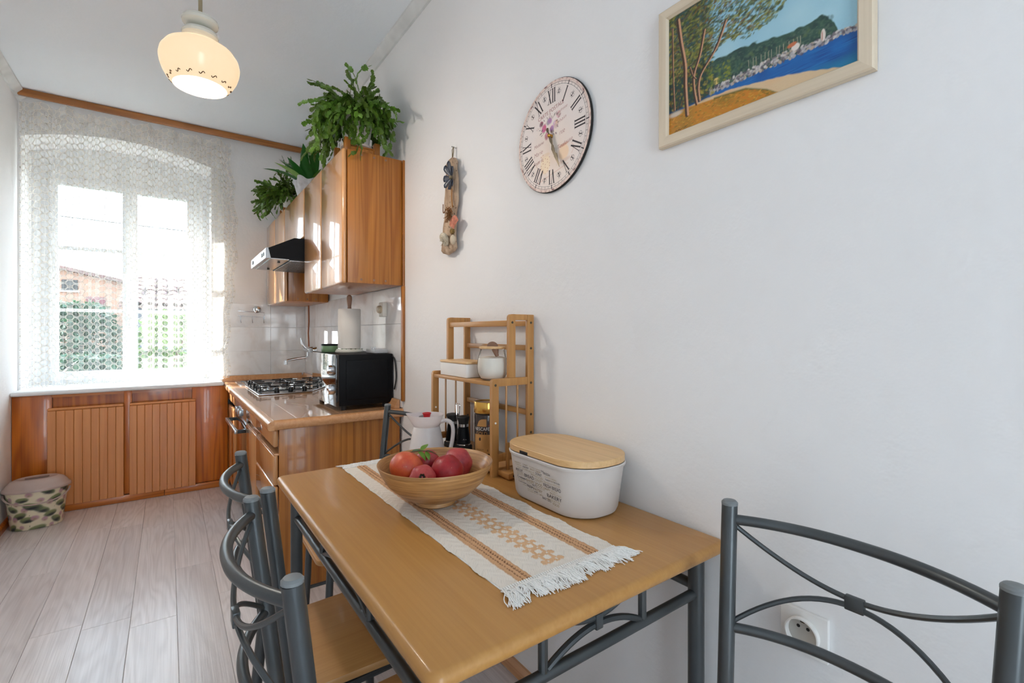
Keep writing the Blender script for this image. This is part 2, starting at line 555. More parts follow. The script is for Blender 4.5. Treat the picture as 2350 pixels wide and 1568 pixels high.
M['pwhite'] = plain('matt_white_plastic', S(230, 227, 223), .45, var=.015)
M['cream'] = plain('socket_plastic', S(232, 226, 214), .35, var=.02)
M['beige'] = plain('beige_plastic', S(196, 178, 150), .4)
M['dark'] = plain('dark_hole', S(22, 18, 16), .7)
M['slot'] = plain('dark_recess', S(60, 30, 14), .6)
M['gold'] = plain('gold_foil_lid', S(214, 168, 84), .22, .9, var=.05)
M['coffee'] = plain('instant_coffee', S(46, 24, 16), .5, var=.2, vscale=300, coat=.6)
M['goldlabel'] = plain('gold_label', S(198, 150, 92), .35, .4, var=.12, vscale=20)
M['print_w'] = plain('white_print', S(240, 236, 230), .5)
M['print_k'] = plain('dark_print', S(26, 24, 34), .5)
M['print_g'] = plain('tan_print', S(158, 134, 90), .5)
M['print_l'] = plain('pale_tan_print', S(186, 168, 134), .5)
M['print_r'] = plain('red_print', S(200, 30, 40), .5)
M['ink'] = plain('clock_ink', S(52, 44, 50), .6)
M['inkred'] = plain('clock_red_ink', S(176, 116, 112), .6)
M['bronze'] = plain('bronze_hand', S(92, 84, 70), .3, .7)
M['brass'] = plain('brass', S(190, 140, 60), .3, .9)
M['cord'] = plain('cord_sleeve', S(150, 136, 108), .5)
M['ceramic'] = plain('cream_ceramic', S(214, 212, 200), .15, coat=.5, var=.02)
M['copper'] = plain('copper_pipe', S(150, 92, 66), .35, .7)
M['rope'] = plain('hemp_cord', S(128, 112, 84), .8)
M['terra'] = plain('saucer_plastic', S(226, 214, 206), .5)
M['soil'] = plain('potting_soil', S(52, 38, 28), .9, var=.3, vscale=90)
M['green_tin'] = plain('green_tin', S(112, 142, 104), .4)
M['paper'] = plain('paper_towel', S(226, 220, 212), .85, var=.03, bump=.25, bscale=160)
M['handlewood'] = plain('turned_wood', S(150, 112, 88), .5, var=.1)
M['flour'] = plain('flour', S(240, 233, 220), .9, var=.03)
M['glass'] = thin_glass('clear_glass')
M['pane'] = thin_glass('window_glass', (.97, .985, .98, 1), .6)
M['opal'] = soft('opal_plastic', S(240, 234, 233), .25, .25, .97)
M['red'] = plain('red_plastic', S(186, 22, 34), .3, var=.05)
M['redlid'] = plain('pink_lid', S(222, 170, 172), .4)
M['bin'] = plain('taupe_plastic', S(186, 166, 158), .26, var=.03)
M['cactus'] = soft('cactus_leaf', S(84, 130, 44), .15, .35, .55, .03)
M['leafd'] = soft('broad_leaf', S(44, 108, 44), .15, .3)
M['leafl'] = soft('young_leaf', S(120, 165, 60), .25, .4)
M['stem'] = plain('plant_stem', S(84, 96, 48), .6)
M['twig'] = plain('twig', S(104, 74, 52), .8)
M['yarn'] = plain('white_yarn', S(240, 238, 234), .95, var=.04, vscale=300)
M['runner'] = vcol_mat('woven_runner', .95, .4, 900)
M['picture'] = vcol_mat('oil_paint', .42, .35, 260)
M['clockface'] = vcol_mat('clock_print', .5)
M['binprint'] = vcol_mat('floral_print', .4, coat=.1)

def lace():
    t = NT('lace_net')
    uv = t.new('ShaderNodeUVMap'); uv.uv_map = 'UVMap'
    sp = t.new('ShaderNodeSeparateXYZ'); t.link(uv.outputs[0], sp.inputs[0])
    U, V = sp.outputs[0], sp.outputs[1]
    a, b = 0.064, 0.047
    def lat(off):
        fx = t.math('SUBTRACT', t.math('FRACT', t.math('ADD', t.math('DIVIDE', U, a), off)), .5)
        fy = t.math('SUBTRACT', t.math('FRACT', t.math('ADD', t.math('DIVIDE', V, b), off)), .5)
        X = t.math('MULTIPLY', fx, a); Y = t.math('MULTIPLY', fy, b)
        d = t.math('SQRT', t.math('ADD', t.math('MULTIPLY', X, X), t.math('MULTIPLY', Y, Y)))
        return X, Y, d
    xa, ya, da = lat(0.0)
    xb, yb, db = lat(0.5)
    d = t.math('MINIMUM', da, db)
    isA = t.math('LESS_THAN', da, db)
    inside = t.math('LESS_THAN', d, 0.0178)
    ring = t.math('LESS_THAN', t.math('ABSOLUTE', t.math('SUBTRACT', d, 0.0196)), 0.0017)
    vth = t.math('LESS_THAN', t.math('ABSOLUTE', xa), 0.0013)
    vth2 = t.math('LESS_THAN', t.math('ABSOLUTE', xb), 0.0013)
    vth = t.math('MAXIMUM', vth, vth2)
    hth = t.math('LESS_THAN', t.math('FRACT', t.math('DIVIDE', V, 0.0047)), 0.22)
    base_in = t.math('ADD', t.math('MULTIPLY', isA, -0.16), 0.24)
    al = t.math('ADD', t.math('MULTIPLY', inside, base_in), t.math('MULTIPLY', t.math('SUBTRACT', 1.0, inside), 0.30))
    al = t.math('MAXIMUM', al, t.math('MULTIPLY', ring, 0.95))
    al = t.math('MAXIMUM', al, t.math('MULTIPLY', vth, 0.34))
    al = t.math('MAXIMUM', al, t.math('MULTIPLY', hth, 0.22))
    # gathered header tape at the top
    hd = t.math('GREATER_THAN', V, 1.86)
    al = t.math('MAXIMUM', al, t.math('MULTIPLY', hd, 0.55))
    thread = t.mix(ring, (.93, .92, .89, 1), (.76, .71, .63, 1))  # cream ring threads coloured darker for their backlit look
    df = t.new('ShaderNodeBsdfDiffuse'); t.link(thread, df.inputs[0])
    tl = t.new('ShaderNodeBsdfTranslucent'); t.link(thread, tl.inputs[0])
    m1 = t.new('ShaderNodeMixShader'); t.link(t.math('SUBTRACT', .52, t.math('MULTIPLY', ring, .28)), m1.inputs[0])
    t.link(df.outputs[0], m1.inputs[1]); t.link(tl.outputs[0], m1.inputs[2])
    tr = t.new('ShaderNodeBsdfTransparent')
    mx = t.new('ShaderNodeMixShader')
    t.link(al, mx.inputs[0]); t.link(tr.outputs[0], mx.inputs[1]); t.link(m1.outputs[0], mx.inputs[2])
    t.link(mx.outputs[0], t.out.inputs['Surface'])
    return t.m
M['lace'] = lace()

# ------------------------------------------------------------------ the room
XL, XR, YN, YF, ZC = -0.815, 1.0, -1.7, 4.52, 2.81
fl = struct(G().box(XL, XR, YN, YF, -.08, -.006).build('floor', M['grout'], smooth=False))
PW = 0.158
pm = {}
k = 0
x = 0.032 - PW * 6
row = 0
while x < XR:
    x0, x1 = max(x, XL), min(x + PW, XR)
    if x1 - x0 > 0.01:
        y = YN - R.random() * 1.2
        while y < YF:
            y0, y1 = max(y, YN), min(y + 1.22, YF)
            if y1 - y0 > .02:
                key = (round(x1 - x0, 3), round(y1 - y0, 3))
                if key not in pm:
                    pm[key] = G().rbox(-(x1 - x0) / 2 + .0004, (x1 - x0) / 2 - .0004, -(y1 - y0) / 2 + .0004, (y1 - y0) / 2 - .0004, -.008, 0, .0012, 1).mesh('plank', M['floor'], False)
                o = bpy.data.objects.new('plank', pm[key]); col.objects.link(o); o.parent = fl
                o.location = ((x0 + x1) / 2, (y0 + y1) / 2, 0)
            y += 1.22
    x += PW; row += 1

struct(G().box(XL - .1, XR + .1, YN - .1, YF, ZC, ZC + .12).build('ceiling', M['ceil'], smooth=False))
wr = struct(G().box(XR, XR + .12, YN - .1, 4.98, -.08, ZC + .12).build('wall_right', M['wall'], smooth=False))
struct(G().box(XL - .12, XL, YN - .1, 4.98, -.08, ZC + .12).build('wall_left', M['wall'], smooth=False))
# far wall with the arched window niche
OX0, OX1, OZ0 = -0.80, 0.285, 0.80
def arch(xx): return 2.53 + .09 * (1 - ((xx + .2575) / .5425) ** 2)
g = G()
g.box(XL, OX0, YF, 4.98, 0, ZC); g.box(OX1, XR, YF, 4.98, 0, ZC); g.box(OX0, OX1, YF, 4.98, 0, OZ0)
NA = 24
ap = [(OX0 + (OX1 - OX0) * i / NA) for i in range(NA + 1)]
poly = [(OX0, ZC)] + [(q, arch(q)) for q in ap] + [(OX1, ZC)]
for i in range(NA):
    a, b = ap[i], ap[i + 1]
    g.prism([(a, arch(a)), (b, arch(b)), (b, ZC), (a, ZC)], YF, 4.93, lambda p, q, h: (p, h, q))
g.box(OX0, OX1, 4.93, 4.98, 2.35, ZC)
g.box(OX0, OX0 + .05, 4.93, 4.98, OZ0, 2.35); g.box(OX1 - .05, OX1, 4.93, 4.98, OZ0, 2.35)
wf = struct(g.build('wall_far', M['wall'], smooth=False))
# near wall behind the camera with an unseen glazed door added for fill light
g = G()
g.box(XL, -.35, YN - .1, YN, 0, ZC); g.box(.55, XR, YN - .1, YN, 0, ZC); g.box(-.35, .55, YN - .1, YN, 2.35, ZC)
struct(g.build('wall_near', M['wall'], smooth=False))
dr = thing('fill_door_1', None, None, (0, 0, 0), kind='structure')
g = G(); g.box(-.35, -.31, YN - .07, YN - .01, 0, 2.35); g.box(.51, .55, YN - .07, YN - .01, 0, 2.35); g.box(-.31, .51, YN - .07, YN - .01, 2.31, 2.35)
g.build('fill_door_frame', M['white'], dr, smooth=False)
for (a, b) in ((-.31, .098), (.102, .51)):
    g = G(); g.box(a, a + .06, YN - .06, YN - .02, .005, 2.305); g.box(b - .06, b, YN - .06, YN - .02, .005, 2.305)
    g.box(a + .06, b - .06, YN - .06, YN - .02, .005, .12); g.box(a + .06, b - .06, YN - .06, YN - .02, 2.24, 2.305)
    lf = g.build('fill_door_leaf', M['white'], dr, smooth=False)
    G().box(a + .06, b - .06, YN - .042, YN - .038, .12, 2.24).build('pane', M['pane'], lf, smooth=False)

# cornices, baseboards, wooden edge strip
def strip(name, prof, y0, y1, mat, fn):
    return struct(G().prism(prof, y0, y1, fn).build(name, mat, smooth=False))
strip('trim_1', [(XR, ZC), (XR - .045, ZC), (XR - .045, ZC - .012), (XR - .012, ZC - .05), (XR, ZC - .05)], YN, YF, M['plaster'], lambda a, b, h: (a, h, b))
strip('trim_2', [(XL, ZC), (XL + .045, ZC), (XL + .045, ZC - .012), (XL + .012, ZC - .05), (XL, ZC - .05)], YN, YF, M['plaster'], lambda a, b, h: (a, h, b))
strip('baseboard_right', [(XR, 0), (XR - .018, 0), (XR - .018, .03), (XR - .008, .045), (XR, .045)], YN, 2.35, M['nose'], lambda a, b, h: (a, h, b))
strip('baseboard_left', [(XL, 0), (XL + .016, 0), (XL + .016, .035), (XL + .008, .05), (XL, .05)], YN, 4.34, M['panel'], lambda a, b, h: (a, h, b))
struct(G().rbox(XR - .016, XR, 2.325, 2.347, .846, 1.446, .003).build('trim_3', M['cab']))
struct(G().rbox(XR - .012, XR, 2.327, 2.337, 1.446, 2.1, .003).build('trim_4', M['cab']))

# wall tiles, one by one
TH = .2
tm = {}
def tiles(parent, axis, segs, rows):
    for (a, b) in segs:
        for (z0, z1) in rows:
            key = (axis, round(b - a, 4), round(z1 - z0, 4))
            if key not in tm:
                w, h = (b - a) / 2 - .0007, (z1 - z0) / 2 - .0007
                gg = G().rbox(-.0035, .0035, -w, w, -h, h, .0012, 1) if axis == 'y' else G().rbox(-w, w, -.0035, .0035, -h, h, .0012, 1)
                tm[key] = gg.mesh('tile', M['tile'], True)
            o = bpy.data.objects.new('tile', tm[key]); col.objects.link(o); o.parent = parent
            o.location = (XR - .0045, (a + b) / 2, (z0 + z1) / 2) if axis == 'y' else ((a + b) / 2, YF - .0045, (z0 + z1) / 2)
ROWS = [(.81, .85), (.85, 1.05), (1.05, 1.25), (1.25, 1.447)]
tiles(wr, 'y', [(2.349, 2.79), (2.79, 3.24), (3.24, 3.69), (3.69, 4.14), (4.14, YF - .008)], ROWS)
tiles(wf, 'x', [(.29, .715), (.715, XR - .008)], ROWS)

# window
wd = thing('window_1', None, None, (0, 0, 0), kind='structure')
WY0, WY1 = 4.84, 4.90
g = G()
g.box(OX0, -.705, WY0, WY1, OZ0, 2.62); g.box(.178, OX1, WY0, WY1, OZ0, 2.62)
g.box(-.705, .178, WY0, WY1, 2.36, 2.62); g.box(-.705, .178, WY0, WY1, OZ0, .85)
g.build('window_frame', M['white'], wd, smooth=False)
for (a, b) in ((-.705, -.2425), (-.2415, .178)):
    g = G()
    st = .046
    g.box(a, a + st, WY0 - .012, WY0 + .035, .85, 2.36); g.box(b - st, b, WY0 - .012, WY0 + .035, .85, 2.36)
    g.box(a + st, b - st, WY0 - .012, WY0 + .035, .85, .91); g.box(a + st, b - st, WY0 - .012, WY0 + .035, 2.31, 2.36)
    sh = g.build('sash', M['white'], wd, smooth=False)
    zs = [.91, 1.374, 1.842, 2.31]
    for z in zs[1:3]:
        G().box(a + st, b - st, WY0 - .008, WY0 + .03, z - .012, z + .012).build('glazing_bar', M['white'], sh, smooth=False)
    for z0, z1 in zip(zs, zs[1:]):
        G().box(a + st, b - st, WY0 + .009, WY0 + .013, z0, z1).build('pane', M['pane'], sh, smooth=False)
g = G(); g.box(-.262, -.222, WY0 - .026, WY0 - .012, .86, 2.35)
g.build('cover_strip', M['white'], wd, smooth=False)
g = G(); g.tube([(-.242, WY0 - .026, 1.32), (-.242, WY0 - .05, 1.32), (-.242, WY0 - .055, 1.26), (-.242, WY0 - .05, 1.24)], .007, 8)
g.build('window_handle', M['inox'], wd)
sl = G(); slab(sl, XL, .355, 4.325, 4.84, .79, .82, .006, .012)
struct(sl.build('trim_5', M['white']))

# ------------------------------------------------------------------ radiator cover under the window
rc = thing('radiator_cover', 'orange pine panelling under the window with two beadboard doors', 'cabinet', (0, 0, 0))
RY = 4.36
G().rbox(XL + .002, -.625, RY, RY + .02, .052, .788, .002).build('side_panel', M['panel'], rc)
G().rbox(.15, .385, RY, RY + .02, .052, .788, .002).build('side_panel', M['panel'], rc)
G().rbox(-.252, -.208, RY, RY + .02, .052, .788, .002).build('stile', M['panel'], rc)
for a, b in ((-.625, -.252), (-.208, .15)):
    G().box(a, b, RY + .035, RY + .05, .06, .77).build('back_board', M['panel'], rc, smooth=False)
    G().box(a, b, RY, RY + .02, .770, .788).build('top_rail', M['panelx'], rc, smooth=False)
for a, b in ((XL + .002, -.02), (-.0185, .395)):
    G().rbox(a, b, RY - .018, RY + .002, 0.001, .05, .004).build('kick_board', M['panelx'], rc)
for (a, b) in ((-.645, -.252), (-.222, .172)):
    g = G(); slab(g, a, b, RY - .027, RY - .002, .683, .702, .008, .008)
    dd = g.build('door', M['board'], rc)
    np_ = 9
    w = (b - a) / np_
    for i in range(np_):
        G().rbox(a + w * i + .0005, a + w * (i + 1) - .0005, RY - .026, RY - .004, .045 , .6825, .0025, 1).build('plank', M['board'], dd)

# ------------------------------------------------------------------ curtain and its rail
cr = thing('curtain_rail', 'wooden pelmet strip with white curtain track below the ceiling', 'rail', (0, 0, 0))
G().rbox(XL + .02, .97, 4.40, 4.425, 2.762, 2.808, .004).build('wood_strip', M['railwood'], cr)
G().rbox(XL + .02, .97, 4.426, 4.466, 2.785, 2.80, .003).build('track', M['white'], cr)
g = G()
NU, NV = 260, 70
CX0, CX1 = XL + .01, .41
def cur(s, t):
    # t: 0 hem, 1 top
    X = CX0 + (CX1 - CX0) * s
    ph = s * 46 + 1.4 * math.sin(s * 9) + .5 * math.sin(s * 31 + 2)
    amp = .012 + .012 * math.sin(s * 7 + 1) ** 2
    edge = max(0, (s - .9) / .1)
    Y = 4.444 + amp * math.sin(ph) * (1 - .25 * (1 - t)) + .004 * math.sin(s * 120)
    X += .010 * math.cos(ph) + edge * (.055 * math.sin(PI * min(1, (1 - t) * 1.25)) ** 1.0 + .012 * math.sin(t * 40))
    zt = 2.752 + .008 * math.sin(s * 70) - .02 * abs(math.sin(s * 26 + 1))
    zb = .828 + .010 * abs(math.sin(s * 62)) + .012 * math.sin(s * 5) + .02 * edge
    return (X, Y - .03 * edge * (1 - t), zb + (zt - zb) * t)
g.grid(NU, NV, cur)
cu = g.build('lace_curtain', M['lace'], recalc=False, ang=3.0)
tag(cu, 'cream lace net curtain hanging in front of the window', 'curtain')
uvl = cu.data.uv_layers.new(name='UVMap')
loops = np.zeros(len(cu.data.loops), dtype=np.int32); cu.data.loops.foreach_get('vertex_index', loops)
uu = (loops % NU) / (NU - 1) * 1.52; vv = (loops // NU) / (NV - 1) * 1.92
uvl.data.foreach_set('uv', np.stack([uu, vv], 1).ravel().astype(np.float32))

# ------------------------------------------------------------------ base units and worktop
def front(g, y0, y1, z0, z1, x0=.385, x1=.407, r=.009):
    return g.rbox(x0, x1, y0 + .0015, y1 - .0015, z0, z1, r, 3)
b1 = thing('drawer_cabinet', 'pine base cabinet with drawers and a broad grained end panel', 'cabinet', (0, 0, 0))
G().rbox(.409, .985, 2.362, 2.382, .001, .764, .002).build('end_panel', M['cab'], b1)
G().box(.43, .97, 2.383, 2.888, .07, .764).build('body', M['cabx'], b1, smooth=False)
G().box(.47, .96, 2.383, 2.888, .001, .069).build('plinth', M['panelx'], b1, smooth=False)
for z0, z1 in ((.682, .762), (.508, .648), (.372, .5045), (.08, .325)):
    d = front(G(), 2.365, 2.89, z0, z1).build('drawer', M['door'], b1)
    if z1 in (.648, .325):
        G().rbox(.387, .428, 2.367, 2.888, z1 - .006, z1 + .006, .005).build('finger_pull', M['nose'], d)
b2 = thing('door_cabinet', 'pine base cabinet with one drawer beside the oven', 'cabinet', (0, 0, 0))
G().box(.409, .97, 2.892, 3.285, .07, .764).build('body', M['cabx'], b2, smooth=False)
G().box(.47, .96, 2.892, 3.285, .001, .069).build('plinth', M['panelx'], b2, smooth=False)
front(G(), 2.892, 3.285, .682, .762).build('drawer', M['door'], b2)
d = front(G(), 2.892, 3.285, .08, .648).build('door', M['door'], b2)
G().rbox(.387, .42, 2.894, 3.283, .642, .654, .005).build('finger_pull', M['nose'], d)
b4 = thing('sink_cabinet', 'sunlit pine base cabinet under the sink next to the radiator cover', 'cabinet', (0, 0, 0))
G().box(.409, .97, 3.876, 4.355, .07, .60).build('body', M['cabx'], b4, smooth=False)
G().box(.47, .96, 3.876, 4.355, .001, .069).build('plinth', M['panelx'], b4, smooth=False)
for a, b in ((3.876, 4.10), (4.10, 4.355)):
    front(G(), a, b, .682, .762).build('false_front', M['door'], b4)
    front(G(), a, b, .06, .648).build('door', M['door'], b4)

ov = thing('oven', 'built-in oven with grey control panel, square knobs and bar handle', 'oven', (0, 0, 0))
G().box(.405, .95, 3.292, 3.872, .08, .76).build('body', M['black'], ov, smooth=False)
G().rbox(.388, .406, 3.292, 3.872, .632, .760, .002).build('control_panel', M['inox'], ov)
G().rbox(.386, .404, 3.292, 3.872, .10, .626, .003).build('door', plain('oven_glass', S(64, 34, 18), .05, coat=1.0, var=.1), ov)
for yy in (3.50, 3.60, 3.70):
    G().rbox(.368, .389, yy - .019, yy + .019, .668, .706, .003).build('knob', M['inox'], ov)
h = G().rbox(.325, .343, 3.31, 3.855, .588, .612, .003).build('handle', M['inox'], ov)
G().box(.343, .388, 3.31, 3.335, .590, .610).build('bracket', M['black'], h, smooth=False)
G().box(.343, .388, 3.83, 3.855, .590, .610).build('bracket', M['black'], h, smooth=False)

wt = thing('worktop', 'glossy beech plank worktop with rounded front edge', 'worktop', (0, 0, 0))
WZ = .805
g = G()
g.box(.385, .985, 2.372, 4.07, .766, .795); g.box(.385, .45, 4.07, 4.512, .766, .795); g.box(.93, .985, 4.07, 4.512, .766, .795); g.box(.45, .93, 4.46, 4.512, .766, .795)
g.build('core', M['slot'], wt, smooth=False)
# nosing: rounded profile along the front and across the end
g = G()
prof = [(.386, .764), (.366, .764), (.3605, .768), (.359, .776), (.359, .788), (.362, .797), (.369, .803), (.386, WZ)]
g.prism(prof, 2.343, 4.512, lambda a, b, h: (a, h, b))
g.build('front_edge', M['nose'], wt, ang=1.0)
g = G()
g.prism([(2.373, .764), (2.347, .764), (2.343, .769), (2.342, .785), (2.344, .797), (2.350, .803), (2.373, WZ)], .3855, .998, lambda a, b, h: (h, a, b))
g.build('end_edge', M['nose'], wt, ang=1.0)
pw = .1
for i in range(6):
    a = .3865 + i * pw
    b = min(a + pw, .985) - .0002
    segs = [(2.3735, 4.512)]
    if a + .02 > .44 and b < .95: segs = [(2.3735, 4.069), (4.4605, 4.512)]
    cut = []
    for (s0, s1) in segs:
        yy = s0
        st = .9 + .35 * ((i * 37) % 10) / 10
        while yy < s1:
            e = min(yy + st, s1)
            if s1 - e < .1: e = s1
            cut.append((yy, e)); yy = e; st = 1.1
    for (s0, s1) in cut:
        G().rbox(a, b, s0 + .0001, s1 - .0001, .7955, WZ, .0003, 1).build('plank', M['top'], wt)
up = [(0, 0), (-.026, 0), (-.026, .012), (-.010, .045), (0, .045)]
g = G().prism(up, 2.372, 4.512, lambda a, b, h: (.9885 + a, h, WZ + .0005 + b)); g.build('upstand', M['nose'], wt, smooth=False)
g = G().prism(up, .36, .962, lambda a, b, h: (h, 4.5125 + a, WZ + .0005 + b)); g.build('upstand', M['nose'], wt, smooth=False)

sk = thing('sink', 'stainless steel sink set in the worktop under the mixer tap', 'sink', (0, 0, 0))
g = G()
r1 = rrect(.44, .94, 4.06, 4.462, .05, 6, .806); r2 = rrect(.44, .94, 4.06, 4.462, .05, 6, .811)
r3 = rrect(.47, .91, 4.09, 4.435, .05, 6, .812); r4 = rrect(.475, .905, 4.095, 4.43, .05, 6, .80); r5 = rrect(.50, .88, 4.12, 4.405, .06, 6, .665)
g.loft([r1, r2, r3, r4, r5], False, True)
g.build('basin', M['inox'], sk)
g = G().lathe([(.03, 0), (.03, .004), (.01, .006)], 20, (.69, 4.26, .6655)); g.build('drain', M['chrome'], sk)

hb = thing('gas_hob', 'stainless gas hob with black pan supports and four knobs', 'hob', (0, 0, 0))
g = G(); slab(g, .462, .938, 3.345, 4.02, .806, .816, .012, .004); g.build('plate', M['inox'], hb)
for bx, by, br in ((.59, 3.58, .045), (.81, 3.58, .036), (.59, 3.84, .036), (.81, 3.84, .05)):
    b = G().lathe([(br * 1.5, 0), (br * 1.45, .004), (br, .006), (br, .016), (br * .9, .018)], 24, (bx, by, .8165)).build('burner', M['inox'], hb)
    G().lathe([(br * .78, 0), (br * .8, .006), (br * .55, .01)], 24, (bx, by, .835)).build('burner_cap', M['black'], b)
for y0 in (3.47, 3.735):
    g = G()
    for xx in (.49, .695, .91):
        pts = [(xx, y0, .8175), (xx, y0, .845), (xx, y0 + .012, .853), (xx, y0 + .095, .853)]
        g.tube(catmull(pts, 3), .0045, 6)
        pts = [(xx, y0 + .245, .8175), (xx, y0 + .245, .845), (xx, y0 + .233, .853), (xx, y0 + .15, .853)]
        g.tube(catmull(pts, 3), .0045, 6)
    for yy in (y0 + .06, y0 + .185):
        g.tube(catmull([(.475, yy, .8175), (.475, yy, .846), (.487, yy, .853), (.56, yy, .853)], 3), .0045, 6)
        g.tube(catmull([(.925, yy, .8175), (.925, yy, .846), (.913, yy, .853), (.84, yy, .853)], 3), .0045, 6)
        g.tube([(.63, yy, .853), (.77, yy, .853)], .0045, 6)
    g.tube([(.478, y0, .8215), (.922, y0, .8215), (.922, y0 + .245, .8215), (.478, y0 + .245, .8215)], .0038, 6, closed=True)
    g.build('pan_support', M['black'], hb)
for kx in (.575, .66, .745, .83):
    G().lathe([(.016, 0), (.017, .004), (.0145, .026), (.0125, .028)], 18, (kx, 3.405, .8165)).build('knob', M['black'], hb)

fc = thing('mixer_tap', 'chrome wall-mounted mixer tap with long swivel spout', 'tap', (0, 0, 0))
g = G()
fy, fz = 4.19, 1.06
for dy in (-.07, .07):
    g.tube([(.991, fy + dy, fz), (.985, fy + dy, fz), (.95, fy + dy, fz)], [.028, .024, .016], 16)
g.tube([(.945, fy - .09, fz), (.945, fy + .09, fz)], .019, 16)
g.build('body', M['chrome'], fc)
g = G().tube([(.945, fy, fz - .01), (.945, fy, fz - .05)], .012, 12)
g.tube(catmull([(.945, fy, fz - .05), (.93, fy, fz - .058), (.86, fy, fz - .068), (.79, fy, fz - .08), (.775, fy, fz - .088)], 5), .0095, 12)
g.tube([(.772, fy, fz - .083), (.772, fy, fz - .115)], .012, 12); g.build('spout', M['chrome'], fc)
g = G().tube([(.93, fy, fz + .015), (.915, fy, fz + .03), (.895, fy, fz + .055), (.888, fy, fz + .10)], [.016, .013, .009, .006], 12)
g.build('lever', M['chrome'], fc)
g = G().tube([(.97, 4.285, 1.447), (.972, 4.283, 1.3), (.968, 4.287, 1.2), (.972, 4.284, 1.085)], .006, 10)
tag(g.build('copper_pipe', M['copper']), 'thin copper pipe running down tiles to the tap', 'pipe')

# ------------------------------------------------------------------ wall cupboards and hood
def cupboard(label, y0, y1, z0, z1, doors, plugs=True, name='wall_cupboard'):
    t = thing(name, label, 'cupboard', (0, 0, 0))
    G().rbox(.709, .9895, y0, y1, z0, z1, .002).build('body', M['cab'], t)
    for a, b in doors:
        G().rbox(.683, .7065, a + .001, b - .001, z0 - .004, z1 + .003, .012, 3).build('door', M['door'], t)
    if plugs:
        for zz in (z0 + .018, z1 - .018):
            for xx in (.775, .84, .90):
                g = G().lathe([(.006, 0), (.006, .0015), (.004, .002)], 12, (0, 0, 0))
                g.xf(Matrix.Translation((xx, y0, zz)) @ Matrix.Rotation(PI / 2, 4, 'X'))
                g.build('dowel_plug', M['handlewood'], t)
    return t
UZ0, UZ1 = 1.448, 2.10
cupboard('tall honey pine wall cupboard with glossy doors above the microwave', 2.34, 3.135, UZ0, UZ1, [(2.34, 2.735), (2.735, 3.135)])
cupboard('short pine wall cupboard directly above the cooker hood', 3.14, 3.745, 1.80, UZ1, [(3.14, 3.745)], False)
cupboard('pine wall cupboard in the far corner beyond the cooker hood', 3.75, 4.508, 1.435, UZ1, [(3.75, 4.13), (4.13, 4.508)])

hd = thing('cooker_hood', 'black and silver cooker hood under the short cupboard', 'cooker hood', (0, 0, 0))
g = G().prism([(.495, 1.652), (.485, 1.71), (.63, 1.785), (.985, 1.785), (.985, 1.652)], 3.148, 3.738, lambda a, b, h: (a, h, b))
g.build('casing', M['mw'], hd, smooth=False)
g = G().prism([(.470, 1.648), (.470, 1.706), (.484, 1.713), (.499, 1.65)], 3.142, 3.744, lambda a, b, h: (a, h, b))
fp = g.build('front_panel', M['inox'], hd, smooth=False)
for yy in (3.22, 3.28, 3.66):
    G().rbox(.467, .4702, yy - .018, yy + .018, 1.668, 1.69, .001).build('switch', M['black'], fp)
G().box(.50, .60, 3.15, 3.736, 1.646, 1.6518).build('light_panel', M['inox'], hd, smooth=False)
g = G()
n = 44
for i in range(n):
    yy = 3.155 + (.575) * i / (n - 1)
    g.box(.605, .98, yy - .0016, yy + .0016, 1.642, 1.646)
for i in range(30):
    xx = .61 + .365 * i / 29
    g.box(xx - .0016, xx + .0016, 3.15, 3.735, 1.6405, 1.6445)
ff = g.build('filter_grille', M['inox'], hd, smooth=False, kind='stuff')
G().box(.603, .983, 3.15, 3.736, 1.6465, 1.6515).build('filter_backing', M['blackmat'], hd, smooth=False)
for yy in (3.25, 3.63):
    G().tube([(.56, yy, 1.645), (.56, yy, 1.638)], .008, 10).build('catch', M['black'], hd)

# ------------------------------------------------------------------ on the worktop
mw = thing('microwave', 'black microwave on the worktop below the tall cupboard', 'microwave', (0, 0, 0))
G().rbox(.700, .986, 2.455, 2.93, .828, 1.090, .006).build('body', M['mw'], mw)
G().rbox(.735, .955, 2.4505, 2.4565, .858, 1.062, .006, 2).build('side_emboss', M['mw'], mw)
G().rbox(.684, .7005, 2.453, 2.932, .829, 1.091, .003).build('door_front', M['blackgl'], mw)
for zz in (.912, 1.012):
    g = G().lathe([(.026, 0), (.026, .012), (.023, .026), (.015, .028)], 24)
    g.xf(Matrix.Translation((.684, 2.505, zz)) @ Matrix.Rotation(-PI / 2, 4, 'Y'))
    g.build('knob', M['chrome'], mw)
for a, b in ((.73, 2.48), (.95, 2.48), (.73, 2.90), (.95, 2.90)):
    G().lathe([(.014, 0), (.014, .022)], 12, (a, b, .8062)).build('foot', M['blackmat'], mw)
g = G().tube(catmull([(.98, 2.452, 1.075), (.982, 2.425, 1.06), (.984, 2.41, 1.0), (.984, 2.41, .95), (.983, 2.43, .90)], 6), .004, 8)
g.build('cable', M['blackmat'], mw)
MT = 1.0915
pr = thing('paper_towel_holder', 'painted kitchen roll holder with turned wooden handle on the microwave', 'holder', (.850, 2.775, MT))
G().lathe([(.078, 0), (.08, .006), (.074, .012), (.072, .02)], 24, (0, 0, 0)).build('base', M['ceramic'], pr)
G().lathe([(.012, .02), (.012, .245), (.010, .262), (.013, .285), (.0155, .305), (.014, .322), (.006, .330)], 16).build('handle', M['handlewood'], pr)
g = G()
for i in range(18):
    a = 2 * PI * i / 18
    g.ball((.071 * math.cos(a), .071 * math.sin(a), .0185), .005, 6, 4, (1, 1, .4))
g.build('painted_leaves', M['green_tin'], pr, kind='stuff')
g = G().lathe([(.019, .022), (.062, .022), (.0625, .03), (.0625, .243), (.061, .248), (.019, .248), (.019, .022)], 40, (0, 0, 0), cap0=False, cap1=False)
